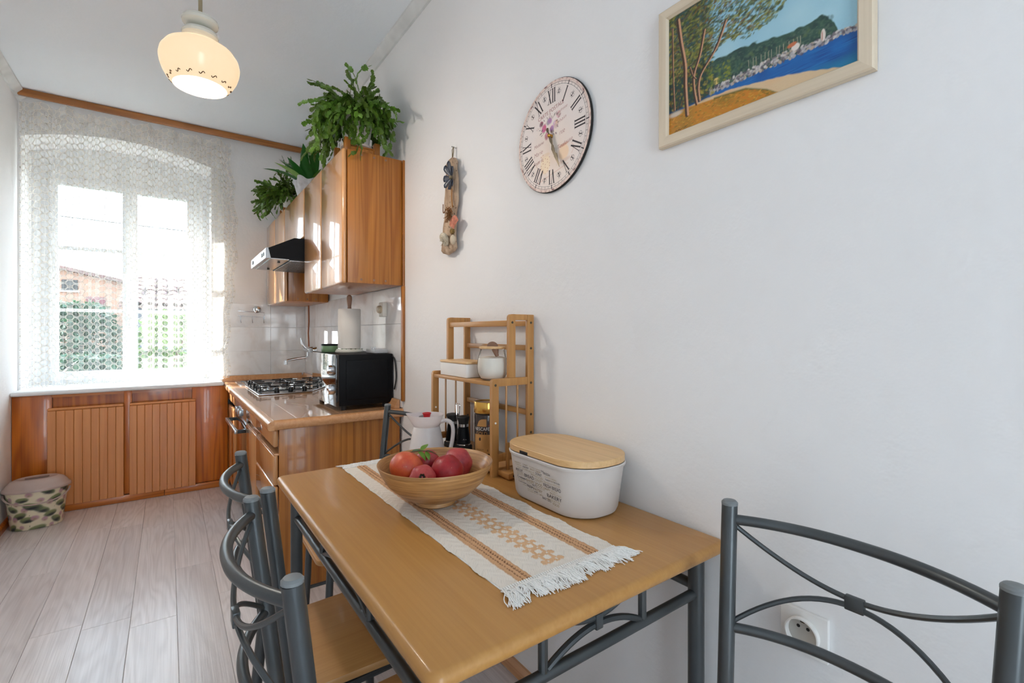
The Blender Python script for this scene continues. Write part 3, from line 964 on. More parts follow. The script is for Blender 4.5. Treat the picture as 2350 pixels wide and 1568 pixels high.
tag(g.build('paper_towel_roll', M['paper'], None, (.850, 2.775, MT)), 'thick white kitchen paper roll above the microwave', 'paper roll')
gt = thing('lidded_tin', 'small green tin on the microwave behind the paper roll', 'tin', (.765, 2.868, MT))
G().lathe([(.044, 0), (.046, .003), (.046, .033), (.045, .036)], 28).build('can', M['green_tin'], gt)
G().lathe([(.047, .0365), (.047, .044), (.044, .046)], 28).build('lid', M['mw'], gt)
gb = thing('reflection_box', 'flat grey box with small pins standing in for a tile reflection behind microwave', 'box', (0, 0, 0))  # solid box standing in for the microwave's reflection in the tiles
G().rbox(.90, .975, 2.50, 2.64, MT, MT + .022, .004).build('case', plain('grey_plastic', S(176, 178, 180), .4), gb)
for yy in (2.52, 2.545, 2.57):
    G().tube([(.91, yy, MT + .021), (.91, yy, MT + .032)], .003, 8).build('pin', M['chrome'], gb)

ws = thing('rotary_switch', 'cream rotary wall switch on the tiles beside the cupboard', 'switch', (.9915, 2.585, 1.333))
G().rbox(-.026, 0, -.032, .032, -.04, .04, .004).build('plate', M['cream'], ws)
g = G().lathe([(.022, 0), (.022, .01), (.019, .012), (.019, .018), (.013, .020)], 24); g.xf(Matrix.Translation((-.026, 0, 0)) @ Matrix.Rotation(-PI / 2, 4, 'Y'))
g.build('dial', M['beige'], ws)

hk = thing('hook_rail', 'chrome wire utensil rail with hooks on far wall tiles', 'hook rail', (0, 0, 0))
hy = 4.508
g = G()
g.tube([(.47, hy, 1.385), (.665, hy, 1.375), (.668, hy, 1.32)], .003, 6); g.tube([(.47, hy, 1.345), (.668, hy, 1.335)], .003, 6)
g.build('wire_frame', M['chrome'], hk)
for xx in (.49, .575, .66):
    g = G().tube(catmull([(xx, hy - .003, 1.345), (xx, hy - .004, 1.30), (xx, hy - .012, 1.285), (xx, hy - .02, 1.295)], 4), .0025, 6)
    g.build('hook', M['chrome'], hk)
g = G().lathe([(.030, 0), (.031, .006), (.026, .016), (.012, .024)], 24); g.xf(Matrix.Translation((.61, hy + .002, 1.40)) @ Matrix.Rotation(PI / 2, 4, 'X'))
g.build('suction_cup', M['chrome'], hk)

# ------------------------------------------------------------------ dining table
TZ = .745
TX0, TX1, TY0, TY1 = .278, .998, .565, 1.668
tb = thing('dining_table', 'beech-topped dining table on a grey tubular steel frame', 'table', (0, 0, 0))
g = G(); slab(g, TX0, TX1, TY0, TY1, TZ - .027, TZ, .022, .0125, 6, 5); g.build('tabletop', M['table'], tb, ang=1.2)
LX0, LX1, LY0, LY1 = .329, .962, .622, 1.612
for lx in (LX0, LX1):
    for ly in (LY0, LY1):
        l = G().tube([(lx, ly, .012), (lx, ly, TZ - .0275)], .0178, 16).build('leg', M['steel'], tb)
        G().tube([(lx, ly, .0005), (lx, ly, .0122)], .019, 16).build('foot_cap', M['blackmat'], l)
ZB = TZ - .0275
def motif(p0, p1, zr, half, r_rail=.011):
    # lower rail between two legs with two uprights and two arcs tied by a clip
    P0, P1 = Vector(p0), Vector(p1)
    d = (P1 - P0).normalized(); mid = (P0 + P1) / 2
    def at(s, z): q = mid + d * s; return (q.x, q.y, z)
    L = (P1 - P0).length / 2
    rl = G().tube([at(-L, zr), at(L, zr)], r_rail, 12).build('rail', M['steel'], tb)
    for s in (-half, half):
        G().tube([at(s, zr), at(s, ZB)], .0085, 10).build('upright', M['steel'], tb)
    zc = (zr + ZB) / 2 + .0
    a = [at(half * .93 * (k / 10), zr + .008 + (zc - .007 - zr - .008) * (1 - (k / 10) ** 2)) for k in range(-10, 11)]
    b = [at(half * .93 * (k / 10), ZB - (ZB - zc - .007) * (1 - (k / 10) ** 2)) for k in range(-10, 11)]
    G().tube(a, .0065, 8).build('arc', M['steel'], tb); G().tube(b, .0065, 8).build('arc', M['steel'], tb)
    c = at(0, zc)
    g = G().rbox(-.009, .009, -.0085, .0085, -.0145, .0145, .002)
    ang = math.atan2(d.y, d.x)
    g.build('clip', M['steel'], tb, c, (0, 0, ang))
motif((LX0, LY0, 0), (LX1, LY0, 0), .618, .13)
motif((LX0, LY1, 0), (LX1, LY1, 0), .618, .13)
motif((LX0, LY0, 0), (LX0, LY1, 0), .618, .18)
motif((LX1, LY0, 0), (LX1, LY1, 0), .632, .18)

# ------------------------------------------------------------------ chairs
def make_chair():
    t = thing('dining_chair', 'x', 'chair', (0, 0, 0))
    W = .183
    def post(s, z):                        # rear upright, leaning back above the seat
        if z >= .45: return (.052 - (z - .45) * .118, s * (W - .018 + (z - .45) * .041), z)
        return (.052 - (.45 - z) * .10, s * (W - .018), z)
    for s in (-1, 1):
        l = G().tube([post(s, z) for z in (.012, .2, .40, .45, .5, .65, .80, .884)], .0138, 14).build('rear_leg', M['steel'], t)
        p = Vector(post(s, .884))
        G().lathe([(.0142, 0), (.0142, .004), (.011, .0075), (.004, .009)], 14, tuple(p)).build('end_cap', M['cap'], l)
        fl_ = G().tube([(.345, s * .165, .012), (.333, s * .16, .25), (.325, s * .158, .4265)], .0125, 12).build('front_leg', M['steel'], t)
        G().tube([(.3455, s * .1652, .0005), (.345, s * .165, .0122)], .0135, 10).build('foot_cap', M['blackmat'], fl_)
        G().tube([post(s, .0005), post(s, .0122)], .015, 10).build('foot_cap', M['blackmat'], l)
        G().tube([post(s, .412), (.325, s * .158, .414)], .009, 8).build('seat_bearer', M['steel'], t)
        G().tube([post(s, .2), (.335, s * .161, .2)], .007, 8).build('stretcher', M['steel'], t)
    G().tube([(.325, -.158, .414), (.325, .158, .414)], .009, 8).build('seat_bearer', M['steel'], t)
    G().tube([(.17, -.164, .2), (.17, .164, .2)], .007, 8).build('stretcher', M['steel'], t)
    def bow(u, z, depth=.058):             # u from -1 to 1 along the back
        p = post(1, z)
        return (p[0] - depth * (1 - abs(u) ** 2.2), u * p[1], z)
    N = 28
    U = [-1 + 2 * k / N for k in range(N + 1)]
    G().tube([bow(u, .858) for u in U], .0092, 12).build('top_rail', M['steel'], t)
    G().tube([bow(u, .672) for u in U], .0085, 12).build('lower_rail', M['steel'], t)
    zc = .768
    def U1(u): return .850 - (.850 - zc - .005) * (1 - u * u)
    def U2(u): return .680 + (zc - .005 - .680) * (1 - u * u)
    G().tube([bow(u * .97, U1(u)) for u in U], .0044, 8).build('back_wire', M['steel'], t)
    G().tube([bow(u * .97, U2(u)) for u in U], .0044, 8).build('back_wire', M['steel'], t)
    c = bow(0, zc)
    G().rbox(c[0] - .0055, c[0] + .0055, -.0135, .0135, zc - .0115, zc + .0115, .002).build('clip', M['steel'], t)
    g = G()
    n = 8
    rings = []
    for (z, i) in ((.4235, .004), (.426, .001), (.431, 0), (.438, 0), (.4415, .002), (.443, .006)):
        o = []
        for (px_, py_, sx_, a0) in ((0.372 - .03, .178 - .03, 1, 0), (.072, .168 - .02, 1, 90), (.072, -.168 + .02, 1, 180), (0.372 - .03, -.178 + .03, 1, 270)):
            r = (.03 if px_ > .2 else .02) - i
            for k in range(n + 1):
                a = math.radians(a0 + 90 * k / n); o.append((px_ + r * math.cos(a), py_ + r * math.sin(a), z))
        rings.append(o)
    g.loft(rings); g.build('seat', M['seat'], t)
    return t
proto = make_chair()
CH = [((.127, .833), 0.0, 'steel chair nearest the camera on the aisle side, tucked under the table'),
      ((.157, 1.237), 0.02, 'steel chair tucked under the table on the aisle side, nearer the drawers'),
      ((.842, .292), PI, 'steel chair backed against the white wall below the framed painting'),
      ((.775, 1.815), PI - .02, 'steel chair between the table and the worktop end, behind the pitcher')]
for i, ((x, y), a, lab) in enumerate(CH):
    o = proto if i == 0 else copy_tree(proto)
    o.location = (x, y, 0); o.rotation_euler = (0, 0, a); o['label'] = lab; o['group'] = 'grey tubular dining chairs around the table'

# ------------------------------------------------------------------ table runner
RX0, RX1, RYa, RYb = .475, .768, .690, 1.612
NUx, NVy = 118, 330
rng = np.random.RandomState(4)
xs = np.linspace(0, RX1 - RX0, NUx); ys = np.linspace(0, RYb - RYa, NVy)
XX, YY = np.meshgrid(xs, ys)
Wd = RX1 - RX0
base = np.array(L3(236, 228, 216)); tan = np.array(L3(210, 164, 122)); dk = np.array(L3(120, 78, 48))
colr = np.zeros((NVy, NUx, 3)); colr[:] = base
hgt = np.zeros((NVy, NUx))
kn = .5 + .5 * np.sin(XX * 2 * PI / .0060 + np.sin(YY * 2 * PI / .012) * 1.2) * np.sin(YY * 2 * PI / .0060)
cable = np.abs(np.sin(YY * 2 * PI / .052 + 2.2 * np.abs((XX % .036) / .036 - .5) * 2))
hgt += .0006 * kn + .0012 * (cable ** 6)
colr *= (0.90 + .10 * kn)[..., None]
colr *= (1 - .10 * (cable < .12))[..., None]
for c0 in (.058, Wd - .058):
    m = np.abs(XX - c0) < .0155
    w = np.sin((XX - c0) * 2 * PI / .0105 + np.sin(YY * 2 * PI / .0085) * 1.5) * np.sin(YY * 2 * PI / .0085)
    hole = (w < -.45) & (np.abs(XX - c0) < .012)
    colr[m] = tan * (0.85 + .2 * (w[m][:, None] * .5 + .5))
    colr[m & hole] = dk
    hgt[m] += .0016 + .0012 * w[m]
# chain of hexagons down the middle
cx = Wd / 2
per = .030
def hexd(X, Y): return np.maximum(np.abs(X) * 1.0, np.abs(X) * .5 + np.abs(Y) * .8660254)
yy0 = ((YY) % per) - per / 2
o = hexd(XX - cx, yy0 * 1.0)
side = np.minimum(hexd(XX - cx - .021, ((YY + per / 2) % per) - per / 2), hexd(XX - cx + .021, ((YY + per / 2) % per) - per / 2))
m = ((o < .0162) & (o > .0080)) | (side < .0074)
m &= (YY > .02) & (YY < RYb - RYa - .02)
colr[m] = np.array(L3(222, 180, 138)) * (.9 + .14 * kn[m][:, None]); hgt[m] += .0010
wob = .0035 * np.sin(YY * 2 * PI / .115 + .5)
edge_l = wob * np.clip(1 - XX / .05, 0, 1); edge_r = .0045 * np.sin(YY * 2 * PI / .142) * np.clip((XX - Wd + .05) / .05, 0, 1)
zz = TZ + .0016 + hgt
tr = thing('table_runner', 'cream woven table runner with tan stripes and white fringe', 'table runner', (0, 0, 0))
vs = np.stack([RX0 + XX + edge_l + edge_r, RYa + YY, zz], -1).reshape(-1, 3)
g = G(); g.v = [tuple(p) for p in vs]
for j in range(NVy - 1):
    for i in range(NUx - 1):
        a = j * NUx + i; g.f.append((a, a + 1, a + 1 + NUx, a + NUx))
ro = g.build('cloth', M['runner'], tr, recalc=False, ang=3.0)
paint(ro.data, colr.reshape(-1, 3))
g = G()
g.box(RX0 + .001, RX1 - .001, RYa + .002, RYb - .002, TZ + .0002, TZ + .0014); g.build('backing', M['yarn'], tr, smooth=False)
for (ya, yb) in ((RYa - .012, RYa + .001), (RYb - .001, RYb + .010)):
    g = G()
    n = 58
    for i in range(n):
        x = RX0 + .002 + (Wd - .004) * i / (n - 1)
        g.tube([(x, ya, TZ + .0022), (x, yb, TZ + .003)], .0022, 5)
    g.build('hem_stitching', M['yarn'], tr, kind='stuff')
def tassel(x, y, s, ln, seed, lean):
    rr = random.Random(seed); g = G()
    for k in range(22):
        a = rr.uniform(-.0065, .0065)
        pts = []
        ph = rr.uniform(0, 6); am = rr.uniform(.001, .004); fan = rr.uniform(-.28, .28) + lean
        L = ln * rr.uniform(.8, 1.08); lift = rr.uniform(.002, .0085)
        for q in range(9):
            u = q / 8
            yy = y + s * L * u
            z = TZ + .0016 + lift * math.sin(PI * min(1, u * 1.05)) ** .8 * (1 - .5 * u) + .0012 * rr.random()
            pts.append((x + a * (1 - .3 * u) + fan * L * u + am * math.sin(u * 9 + ph), yy, max(z, TZ + .0014)))
        g.tube(pts, [.0012 - .0004 * (q / 8) for q in range(9)], 5)
    return g
for i in range(26):
    x = RX0 + .006 + (Wd - .012) * i / 25
    lean = .45 * ((i / 25) - .42) + R.uniform(-.22, .22) - (.25 if i < 3 else 0)
    tassel(x, RYa - .006, -1, R.uniform(.042, .058), i, lean).build('tassel', M['yarn'], tr)
    tassel(x, RYb + .004, 1, R.uniform(.034, .045), 100 + i, R.uniform(-.4, .4) - .3 * (i < 3)).build('tassel', M['yarn'], tr)

# ------------------------------------------------------------------ bowl and pomegranates
bw = NT('spun_bamboo')
v = bw.coords((1, 1, 1), 0)
sp = bw.new('ShaderNodeSeparateXYZ'); bw.link(bw.coords(), sp.inputs[0])
nz = bw.noise(bw.coords((7, 7, 150), 0), 1.0, 4, .65)
nz = bw.math('ADD', bw.math('MULTIPLY', bw.math('SUBTRACT', nz, .5), 2.6), .45, True)
nz2 = bw.noise(bw.coords((14, 14, 60), 0), 1.0, 2)
c = bw.mix(nz, S(214, 164, 104), S(140, 92, 46)); c = bw.mix(bw.math('MULTIPLY', nz2, .35), c, S(130, 84, 42))
bw.link(c, bw.b.inputs['Base Color']); bw.pset(rough=.42, coat=.15); bw.bump(nz, .25, .003)
BX, BY = .577, 1.142
bz = TZ + .0055
g = G().lathe([(.050, 0), (.053, .003), (.050, .010), (.060, .014), (.095, .030), (.125, .058), (.143, .088), (.1515, .108), (.1505, .110), (.1475, .108),
               (.138, .088), (.120, .067), (.091, .046), (.055, .034), (.0, .031)], 72, (0, 0, 0), cap0=True, cap1=False)
tag(g.build('fruit_bowl', bw.m, None, (BX, BY, bz), ang=1.0), 'wide spun bamboo bowl standing on the table runner', 'bowl')
def pome_mat(name, a, b, c):
    t = NT(name)
    n = t.noise(t.coords((1, 1, 1), 5), 22, 4, .6)
    n2 = t.noise(t.coords((1, 1, 1), 9), 160, 2)
    cc = t.ramp(n, [(.3, a), (.5, b), (.72, c)])
    cc = t.mix(t.math('GREATER_THAN', n2, .735), cc, S(196, 140, 96))
    t.link(cc, t.b.inputs['Base Color']); t.pset(rough=.42, coat=.05); t.bump(t.math('ADD', n, t.math('MULTIPLY', t.noise(t.coords((1, 1, 1), 3), 300, 2), .3)), .14, .004)
    return t.m
def pomegranate(label, c, r, tilt, mat, crown=True):
    t = thing('pomegranate', label, 'pomegranate', c, 0, 'pomegranates in the bamboo bowl')
    Mx = Vector(tilt).normalized().to_track_quat('Z', 'Y').to_matrix().to_4x4()
    g = G()
    def f(s, q):
        a = 2 * PI * s; th = PI * q
        rr = r * (1 + .03 * math.cos(6 * a + r * 900) * math.sin(th) ** 2 + .03 * math.cos(2 * a + r * 500) * math.sin(th) ** 2)
        top = .10 * r * math.exp(-((PI - th) / .30) ** 2)
        return (rr * math.sin(th) * math.cos(a), rr * math.sin(th) * math.sin(a), -.93 * rr * math.cos(th) + (-.0 + top))
    g.grid(36, 22, lambda s, q: f(s, .004 + q * .992), True); g.xf(Mx)
    g.build('skin', mat, t)
    if crown:
        g = G()
        for k in range(6):
            a = 2 * PI * k / 6
            g.prism([(-.0034, 0), (.0034, 0), (.0024, .005), (0, .0095), (-.0024, .005)], -.0007, .0007,
                    lambda p, q, h, a=a: ((.0052 + h + q * .28) * math.cos(a) - p * math.sin(a), (.0052 + h + q * .28) * math.sin(a) + p * math.cos(a), r * 1.0 + q))
        g.xf(Mx); g.build('crown', M['twig'], t, smooth=False)
        g = G().lathe([(.0058, r * .985), (.0060, r * 1.025), (.003, r * 1.015)], 14); g.xf(Mx); g.build('crown_cup', M['dark'], t)
    return t
PR = pome_mat('pomegranate_red', S(128, 10, 22), S(158, 16, 30), S(170, 44, 44))
PO = pome_mat('pomegranate_orange', S(190, 56, 34), S(206, 92, 48), S(196, 62, 54))
PK = pome_mat('pomegranate_pink', S(160, 34, 46), S(182, 66, 64), S(140, 24, 44))
pomegranate('large orange-red pomegranate at the left of the bowl', (.513, 1.182, .842), .0450, (-.3, .2, -.5), PO, False)
pomegranate('small coral pomegranate at the back with leaves over it', (.588, 1.214, .838), .036, (-.2, .9, .1), PK, False)
pomegranate('small pink pomegranate at the bowl front with its crown facing out', (.518, 1.100, .834), .034, (-.35, -.75, .35), PK)
pomegranate('deep red smooth pomegranate in the front middle of the bowl', (.596, 1.115, .834), .045, (.4, .3, -.6), PR, False)
pomegranate('dark pink pomegranate at the right of the bowl with its crown facing left', (.657, 1.165, .838), .041, (-.75, -.55, .25), PK)
lf = thing('leaf_sprig', 'green leafy twig lying over the pomegranates', 'twig', (.513, 1.178, .874))
g = G().tube(catmull([(-.018, .02, .004), (.0, .008, .008), (.03, .0, .010), (.056, .0, .006)], 5), .0014, 6); g.build('twig', M['twig'], lf)
def leaf(L, w, n=7, bend=.2):
    g = G()
    L_ = []; Cc = []; R_ = []
    for k in range(n + 1):
        u = k / n; ww = w * math.sin(PI * u ** .8) ** .9 + .0004
        z = -bend * L * u * u
        L_.append((L * u, ww, z + ww * .25)); Cc.append((L * u, 0, z)); R_.append((L * u, -ww, z + ww * .25))
    g.v = L_ + Cc + R_
    m = n + 1
    for k in range(n):
        g.f.append((k, k + 1, m + k + 1, m + k)); g.f.append((m + k, m + k + 1, 2 * m + k + 1, 2 * m + k))
    return g
for (p, rot, L, w) in (((-.008, .010, .007), (0, .5, -1.9), .036, .011), ((.006, .006, .008), (0, .35, -2.3), .034, .010), ((.014, .004, .009), (0, -.1, .2), .038, .008),
                       ((.03, .001, .010), (0, .6, -1.0), .028, .008), ((.04, 0, .009), (0, -.5, .6), .030, .007), ((.05, 0, .007), (0, .2, -.25), .032, .008), ((.052, 0, .006), (0, .7, -1.4), .022, .006)):
    leaf(L * 1.2, w * 1.2).build('leaf', M['leafd'] if L > .03 else M['leafl'], lf, p, rot, recalc=False)

# ------------------------------------------------------------------ bread bin
bb = thing('bread_bin', 'white lettered bread bin with bamboo lid on the table by the wall', 'bread bin', (.876, .965, TZ + .0005))
def ring(dx, dy, r, z): return rrect(-dx, dx, -dy, dy, r, 10, z)
g = G()
g.loft([ring(.070, .135, .062, .006), ring(.078, .143, .070, 0.0), ring(.086, .151, .077, .004), ring(.0905, .155, .080, .014), ring(.103, .168, .090, .118), ring(.103, .168, .090, .120),
        ring(.107, .172, .093, .121), ring(.108, .173, .094, .126), ring(.106, .171, .092, .129), ring(.102, .167, .089, .128), ring(.088, .152, .078, .02)], True, True)
g.build('body', plain('greyish_white_melamine', S(206, 199, 194), .45, var=.015), bb)
g = G()
g.loft([ring(.104, .169, .091, .130), ring(.106, .171, .093, .1315), ring(.106, .171, .093, .1455), ring(.1045, .1695, .092, .147)])
ld = g.build('lid', M['lid'], bb)
g = G().rbox(-.1068, -.1055, .028, .062, .1305, .1385, .0004); g.build('finger_notch', M['dark'], ld)
PSX = -.0905
def onface(yl, zl):
    # outer face of the long side leans out from z .014 to .118
    xx = -(.0905 + (.103 - .0905) * (zl - .014) / .104) - .0003
    return (xx, yl, zl)
LAB = [ # word, left (0..1), bottom (0..1), width, height, ink
 ('SANDWICH', .0, .90, .15, .045, 'g'), ('CRISPY', .20, .90, .12, .045, 'g'), ('freshly baked', .36, .90, .24, .045, 'l'), ('CAKE', .62, .90, .06, .05, 'k'), ('FRESH', .67, .84, .14, .075, 'k'),
 ('FLAVOUR', .02, .83, .15, .045, 'l'), ('PASTRY', .20, .82, .14, .055, 'k'), ('BREAD', .37, .83, .11, .05, 'l'), ('CRISPY', .50, .83, .12, .05, 'g'), ('WHOLE GRAIN', .69, .76, .24, .045, 'l'),
 ('WHEAT', .05, .75, .10, .045, 'l'), ('KITCHEN', .17, .75, .14, .05, 'l'), ('BISCUIT', .33, .74, .14, .05, 'l'), ('NUTS', .38, .67, .11, .05, 'g'), ('DONUT', .49, .74, .14, .075, 'k'),
 ('FOOD', .50, .64, .14, .075, 'l'), ('TASTY', .70, .68, .11, .05, 'k'), ('NUTS', .82, .69, .07, .045, 'g'), ('KITCHEN', .89, .69, .11, .045, 'k'),
 ('BISCUIT', .02, .655, .17, .075, 'k'), ('BREAD', .22, .54, .22, .10, 'k'), ('CRISPY', .46, .53, .18, .09, 'l'), ('Sandwich', .66, .60, .20, .05, 'l'), ('BISCUIT', .87, .61, .13, .045, 'l'),
 ('WHOLE GRAIN', .04, .61, .14, .03, 'g'), ('BAGUETTE', .04, .54, .17, .055, 'l'), ('FRESH BREAD', .65, .47, .36, .105, 'k'),
 ('Croissant', .04, .43, .21, .08, 'k'), ('BAKERY', .26, .42, .19, .085, 'g'), ('FOOD', .47, .40, .15, .095, 'g'),
 ('WHEAT', .05, .365, .17, .045, 'l'), ('TASTY', .26, .35, .12, .055, 'l'), ('NUTS', .39, .335, .10, .07, 'k'), ('CRISPY', .64, .39, .15, .055, 'g'), ('WHEAT', .80, .39, .14, .055, 'l'),
 ('freshly baked', .06, .30, .18, .045, 'k'), ('FRESH', .26, .24, .14, .08, 'k'), ('PASTRY', .41, .22, .20, .085, 'g'), ('BAGUETTE', .50, .335, .16, .05, 'l'), ('NUTS', .78, .32, .11, .05, 'g'), ('GOOD', .90, .32, .11, .05, 'l'),
 ('FLAVOUR', .27, .17, .14, .04, 'l'), ('WHEAT', .42, .16, .09, .04, 'k'), ('freshly baked', .27, .11, .24, .04, 'l'), ('BAKERY', .71, .19, .30, .105, 'k'), ('TASTY', .53, .13, .09, .045, 'g'),
 ('BRETZEL', .60, .06, .19, .07, 'k'), ('BAGUETTE', .72, .10, .25, .065, 'l'), ('FOOD', .82, .01, .13, .07, 'g'), ('FOOD', .17, .24, .07, .04, 'l')]
lg = {'k': G(), 'g': G(), 'l': G()}
LYL, LYR, LZ0, LZ1 = .092, -.092, .022, .108
for (w, a, b, ww, hh, ink) in LAB:
    put_text(lg[ink], w, ww, hh, lambda p, q, a=a, b=b: onface(LYL + (LYR - LYL) * (a + p), LZ0 + (LZ1 - LZ0) * (b + q)))
for ink, mt in (('k', 'print_k'), ('g', 'print_g'), ('l', 'print_l')):
    lg[ink].build('lettering', M[mt], bb, smooth=False, recalc=False)

# ------------------------------------------------------------------ bamboo rack and what stands on it
rk = thing('bamboo_rack', 'two-tier bamboo kitchen rack on the table against the wall', 'rack', (0, 0, 0))
KY0, KY1 = 1.246, 1.672
KXf, KXm, KXb = .826, .892, .968
def roundpost(g, x0, x1, y0, y1, z0, z1, r):
    poly = [(x1, z0), (x1, z1)] + [(x0 + r - r * math.sin(a * PI / 8), z1 - r + r * math.cos(a * PI / 8)) for a in range(0, 5)] + [(x0, z0)]
    return g.prism(poly, y0, y1, lambda a, b, h: (a, h, b))
def invL(g, x0, x1, y0, y1, z0, z1, w, th, r=.012):
    # front post and top bar in one bent piece
    return roundpost(g, x0, x0 + w, y0, y1, z0, z1, r).box(x0 + w, x1, y0, y1, z1 - th, z1)
for (ya, yb) in ((KY0, KY0 + .014), (KY1 - .014, KY1)):
    roundpost(G(), KXf, KXf + .025, ya, yb, TZ + .0005, 1.055, .012).build('front_post', M['bamboo'], rk)
    G().rbox(KXb, KXb + .026, ya, yb, TZ + .0005, 1.262, .002).build('back_post', M['bamboo'], rk)
    G().rbox(KXf + .025, KXb, ya + .001, yb - .001, 1.030, 1.055, .0015).build('side_bar', M['bamboo'], rk)
    roundpost(G(), KXm, KXm + .025, ya, yb, 1.0555, 1.262, .012).build('upper_post', M['bamboo'], rk)
    G().rbox(KXm + .025, KXb, ya + .001, yb - .001, 1.243, 1.262, .0015).build('top_bar', M['bamboo'], rk)
    G().rbox(KXf + .025, KXb, ya + .002, yb - .002, .79, .815, .0015).build('side_bar', M['bamboo'], rk)
    for xx in (.885, .93):
        G().tube([(xx, (ya + yb) / 2, .815), (xx, (ya + yb) / 2, 1.030)], .0034, 8).build('dowel', M['bamboo'], rk)
    for (xx, zz) in ((KXf + .0125, 1.035), (KXb + .013, 1.235), (KXm + .0125, 1.235), (KXb + .013, 1.15), (KXb + .013, 1.035), (KXb + .013, .93), (KXb + .013, .87)):
        g = G().lathe([(.0042, 0), (.0042, .001), (.002, .0012)], 10); g.xf(Matrix.Translation((xx, ya if ya == KY0 else ya, zz)) @ Matrix.Rotation(PI / 2, 4, 'X'))
        g.build('screw', M['bronze'], rk)
    g = G().ball((KXf + .0125, ya - .0005, .915), .0035, 10, 6); g.build('peg', M['pwhite'], rk)
IY0, IY1 = KY0 + .0145, KY1 - .0145
G().rbox(KXf + .003, KXb + .024, IY0, IY1, 1.031, 1.043, .002).build('shelf', M['bambooy'], rk)
G().rbox(KXf + .006, KXb + .02, IY0, IY1, .758, .768, .002).build('shelf', M['bambooy'], rk)
G().rbox(KXm + .004, KXm + .016, IY0, IY1, 1.224, 1.242, .002).build('rail', M['bambooy'], rk)
for z0, z1 in ((1.224, 1.242), (1.142, 1.160), (.925, .943)):
    G().rbox(KXb + .008, KXb + .02, IY0, IY1, z0, z1, .002).build('rail', M['bambooy'], rk)

SZ = 1.0435
jr = thing('flour_jar', 'round glass storage jar of flour with bamboo lid on the rack', 'jar', (.886, 1.335, SZ))
prof = [(.030, 0), (.040, .004), (.049, .020), (.052, .042), (.050, .066), (.045, .086), (.0405, .100), (.0415, .104)]
G().lathe(prof, 40, cap1=False).build('glass', M['glass'], jr)
G().lathe([(.029, .003), (.038, .0065), (.0472, .021), (.0502, .042), (.0482, .066), (.0465, .074), (.03, .078), (.0, .077)], 40, cap1=False).build('flour', M['flour'], jr)
l = G().lathe([(.043, .1045), (.0445, .106), (.0445, .111), (.043, .1125)], 36).build('lid', M['lid'], jr)
g = G().prism([(.018 * math.cos(a * PI / 12), .1125 + .016 * math.sin(a * PI / 12)) for a in range(13)], -.004, .004, lambda a, b, h: (h * .5 + a * .8, h - a * .6, b)); g.build('knob', M['handlewood'], l)
G().tube([(.008, -.004, .104), (.012, -.006, .085), (.015, -.008, .0785)], [.012, .007, .006], 8).build('scoop', M['handlewood'], jr)
bx = thing('butter_box', 'low white box with a bamboo lid on the rack shelf', 'box', (.888, 1.525, SZ))
g = G(); slab(g, -.050, .050, -.100, .100, 0, .048, .010, .003); g.build('box', M['pwhite'], bx)
g = G(); slab(g, -.052, .052, -.102, .102, .0485, .0565, .011, .002); g.build('lid', M['lid'], bx)

BZ = .7685
cj = thing('coffee_jar', 'tall glass jar of instant coffee with a gold lid and label', 'jar', (.921, 1.425, BZ))
G().lathe([(.038, .0025), (.041, .006), (.041, .14), (.040, .145)], 36).build('coffee', M['coffee'], cj)
G().lathe([(.040, 0), (.0435, .004), (.0435, .145), (.040, .150)], 36).build('glass', M['glass'], cj)
l = G().lathe([(.0445, .151), (.0452, .153), (.0452, .188), (.044, .190), (.041, .190), (.040, .187)], 40).build('lid', M['gold'], cj)
A0 = math.atan2(-1.425, -.921)         # towards the room
def oncyl(p, q, rr=.0439, a0=A0 - .42): a = a0 + p / rr; return (rr * math.cos(a), rr * math.sin(a), q)
g = G(); g.grid(16, 2, lambda s, t: oncyl(-.034 + .068 * s, .012 + (.066) * t, .0437)); g.build('label', M['goldlabel'], cj, recalc=False)
g = G(); g.grid(10, 8, lambda s, t: oncyl(-.012 + .03 * s - .008 * (1 - t) * (1 - s) ** 3, .106 + .026 * t * (1 - .35 * (1 - s) ** 4), .0438)); g.build('mug_emblem', M['goldlabel'], cj, recalc=False)
for w, a, b, ww, hh, mt in (('NESCAFÉ', -.029, .092, .058, .014, 'print_w'), ('GOLD', -.022, .076, .042, .012, 'goldlabel'), ('ARABICA', -.022, .024, .030, .004, 'coffee'), ('8', .020, .020, .004, .007, 'coffee')):
    g = G(); put_text(g, w, ww, hh, lambda p, q: oncyl(a + p, b + q, .0441)); g.build('lettering', M[mt], cj, smooth=False, recalc=False)
g = G(); put_text(g, 'S', .004, .004, lambda p, q: oncyl(.024 + p, .108 + q, .0441)); g.build('red_accent', M['print_r'], cj, smooth=False, recalc=False)
g = G().ball((0, 0, 0), .005, 12, 8, (.5, .75, 1.2)); q = oncyl(-.006, .062, .0437); g.build('bean_print', M['coffee'], cj, q, (0, 0, A0))

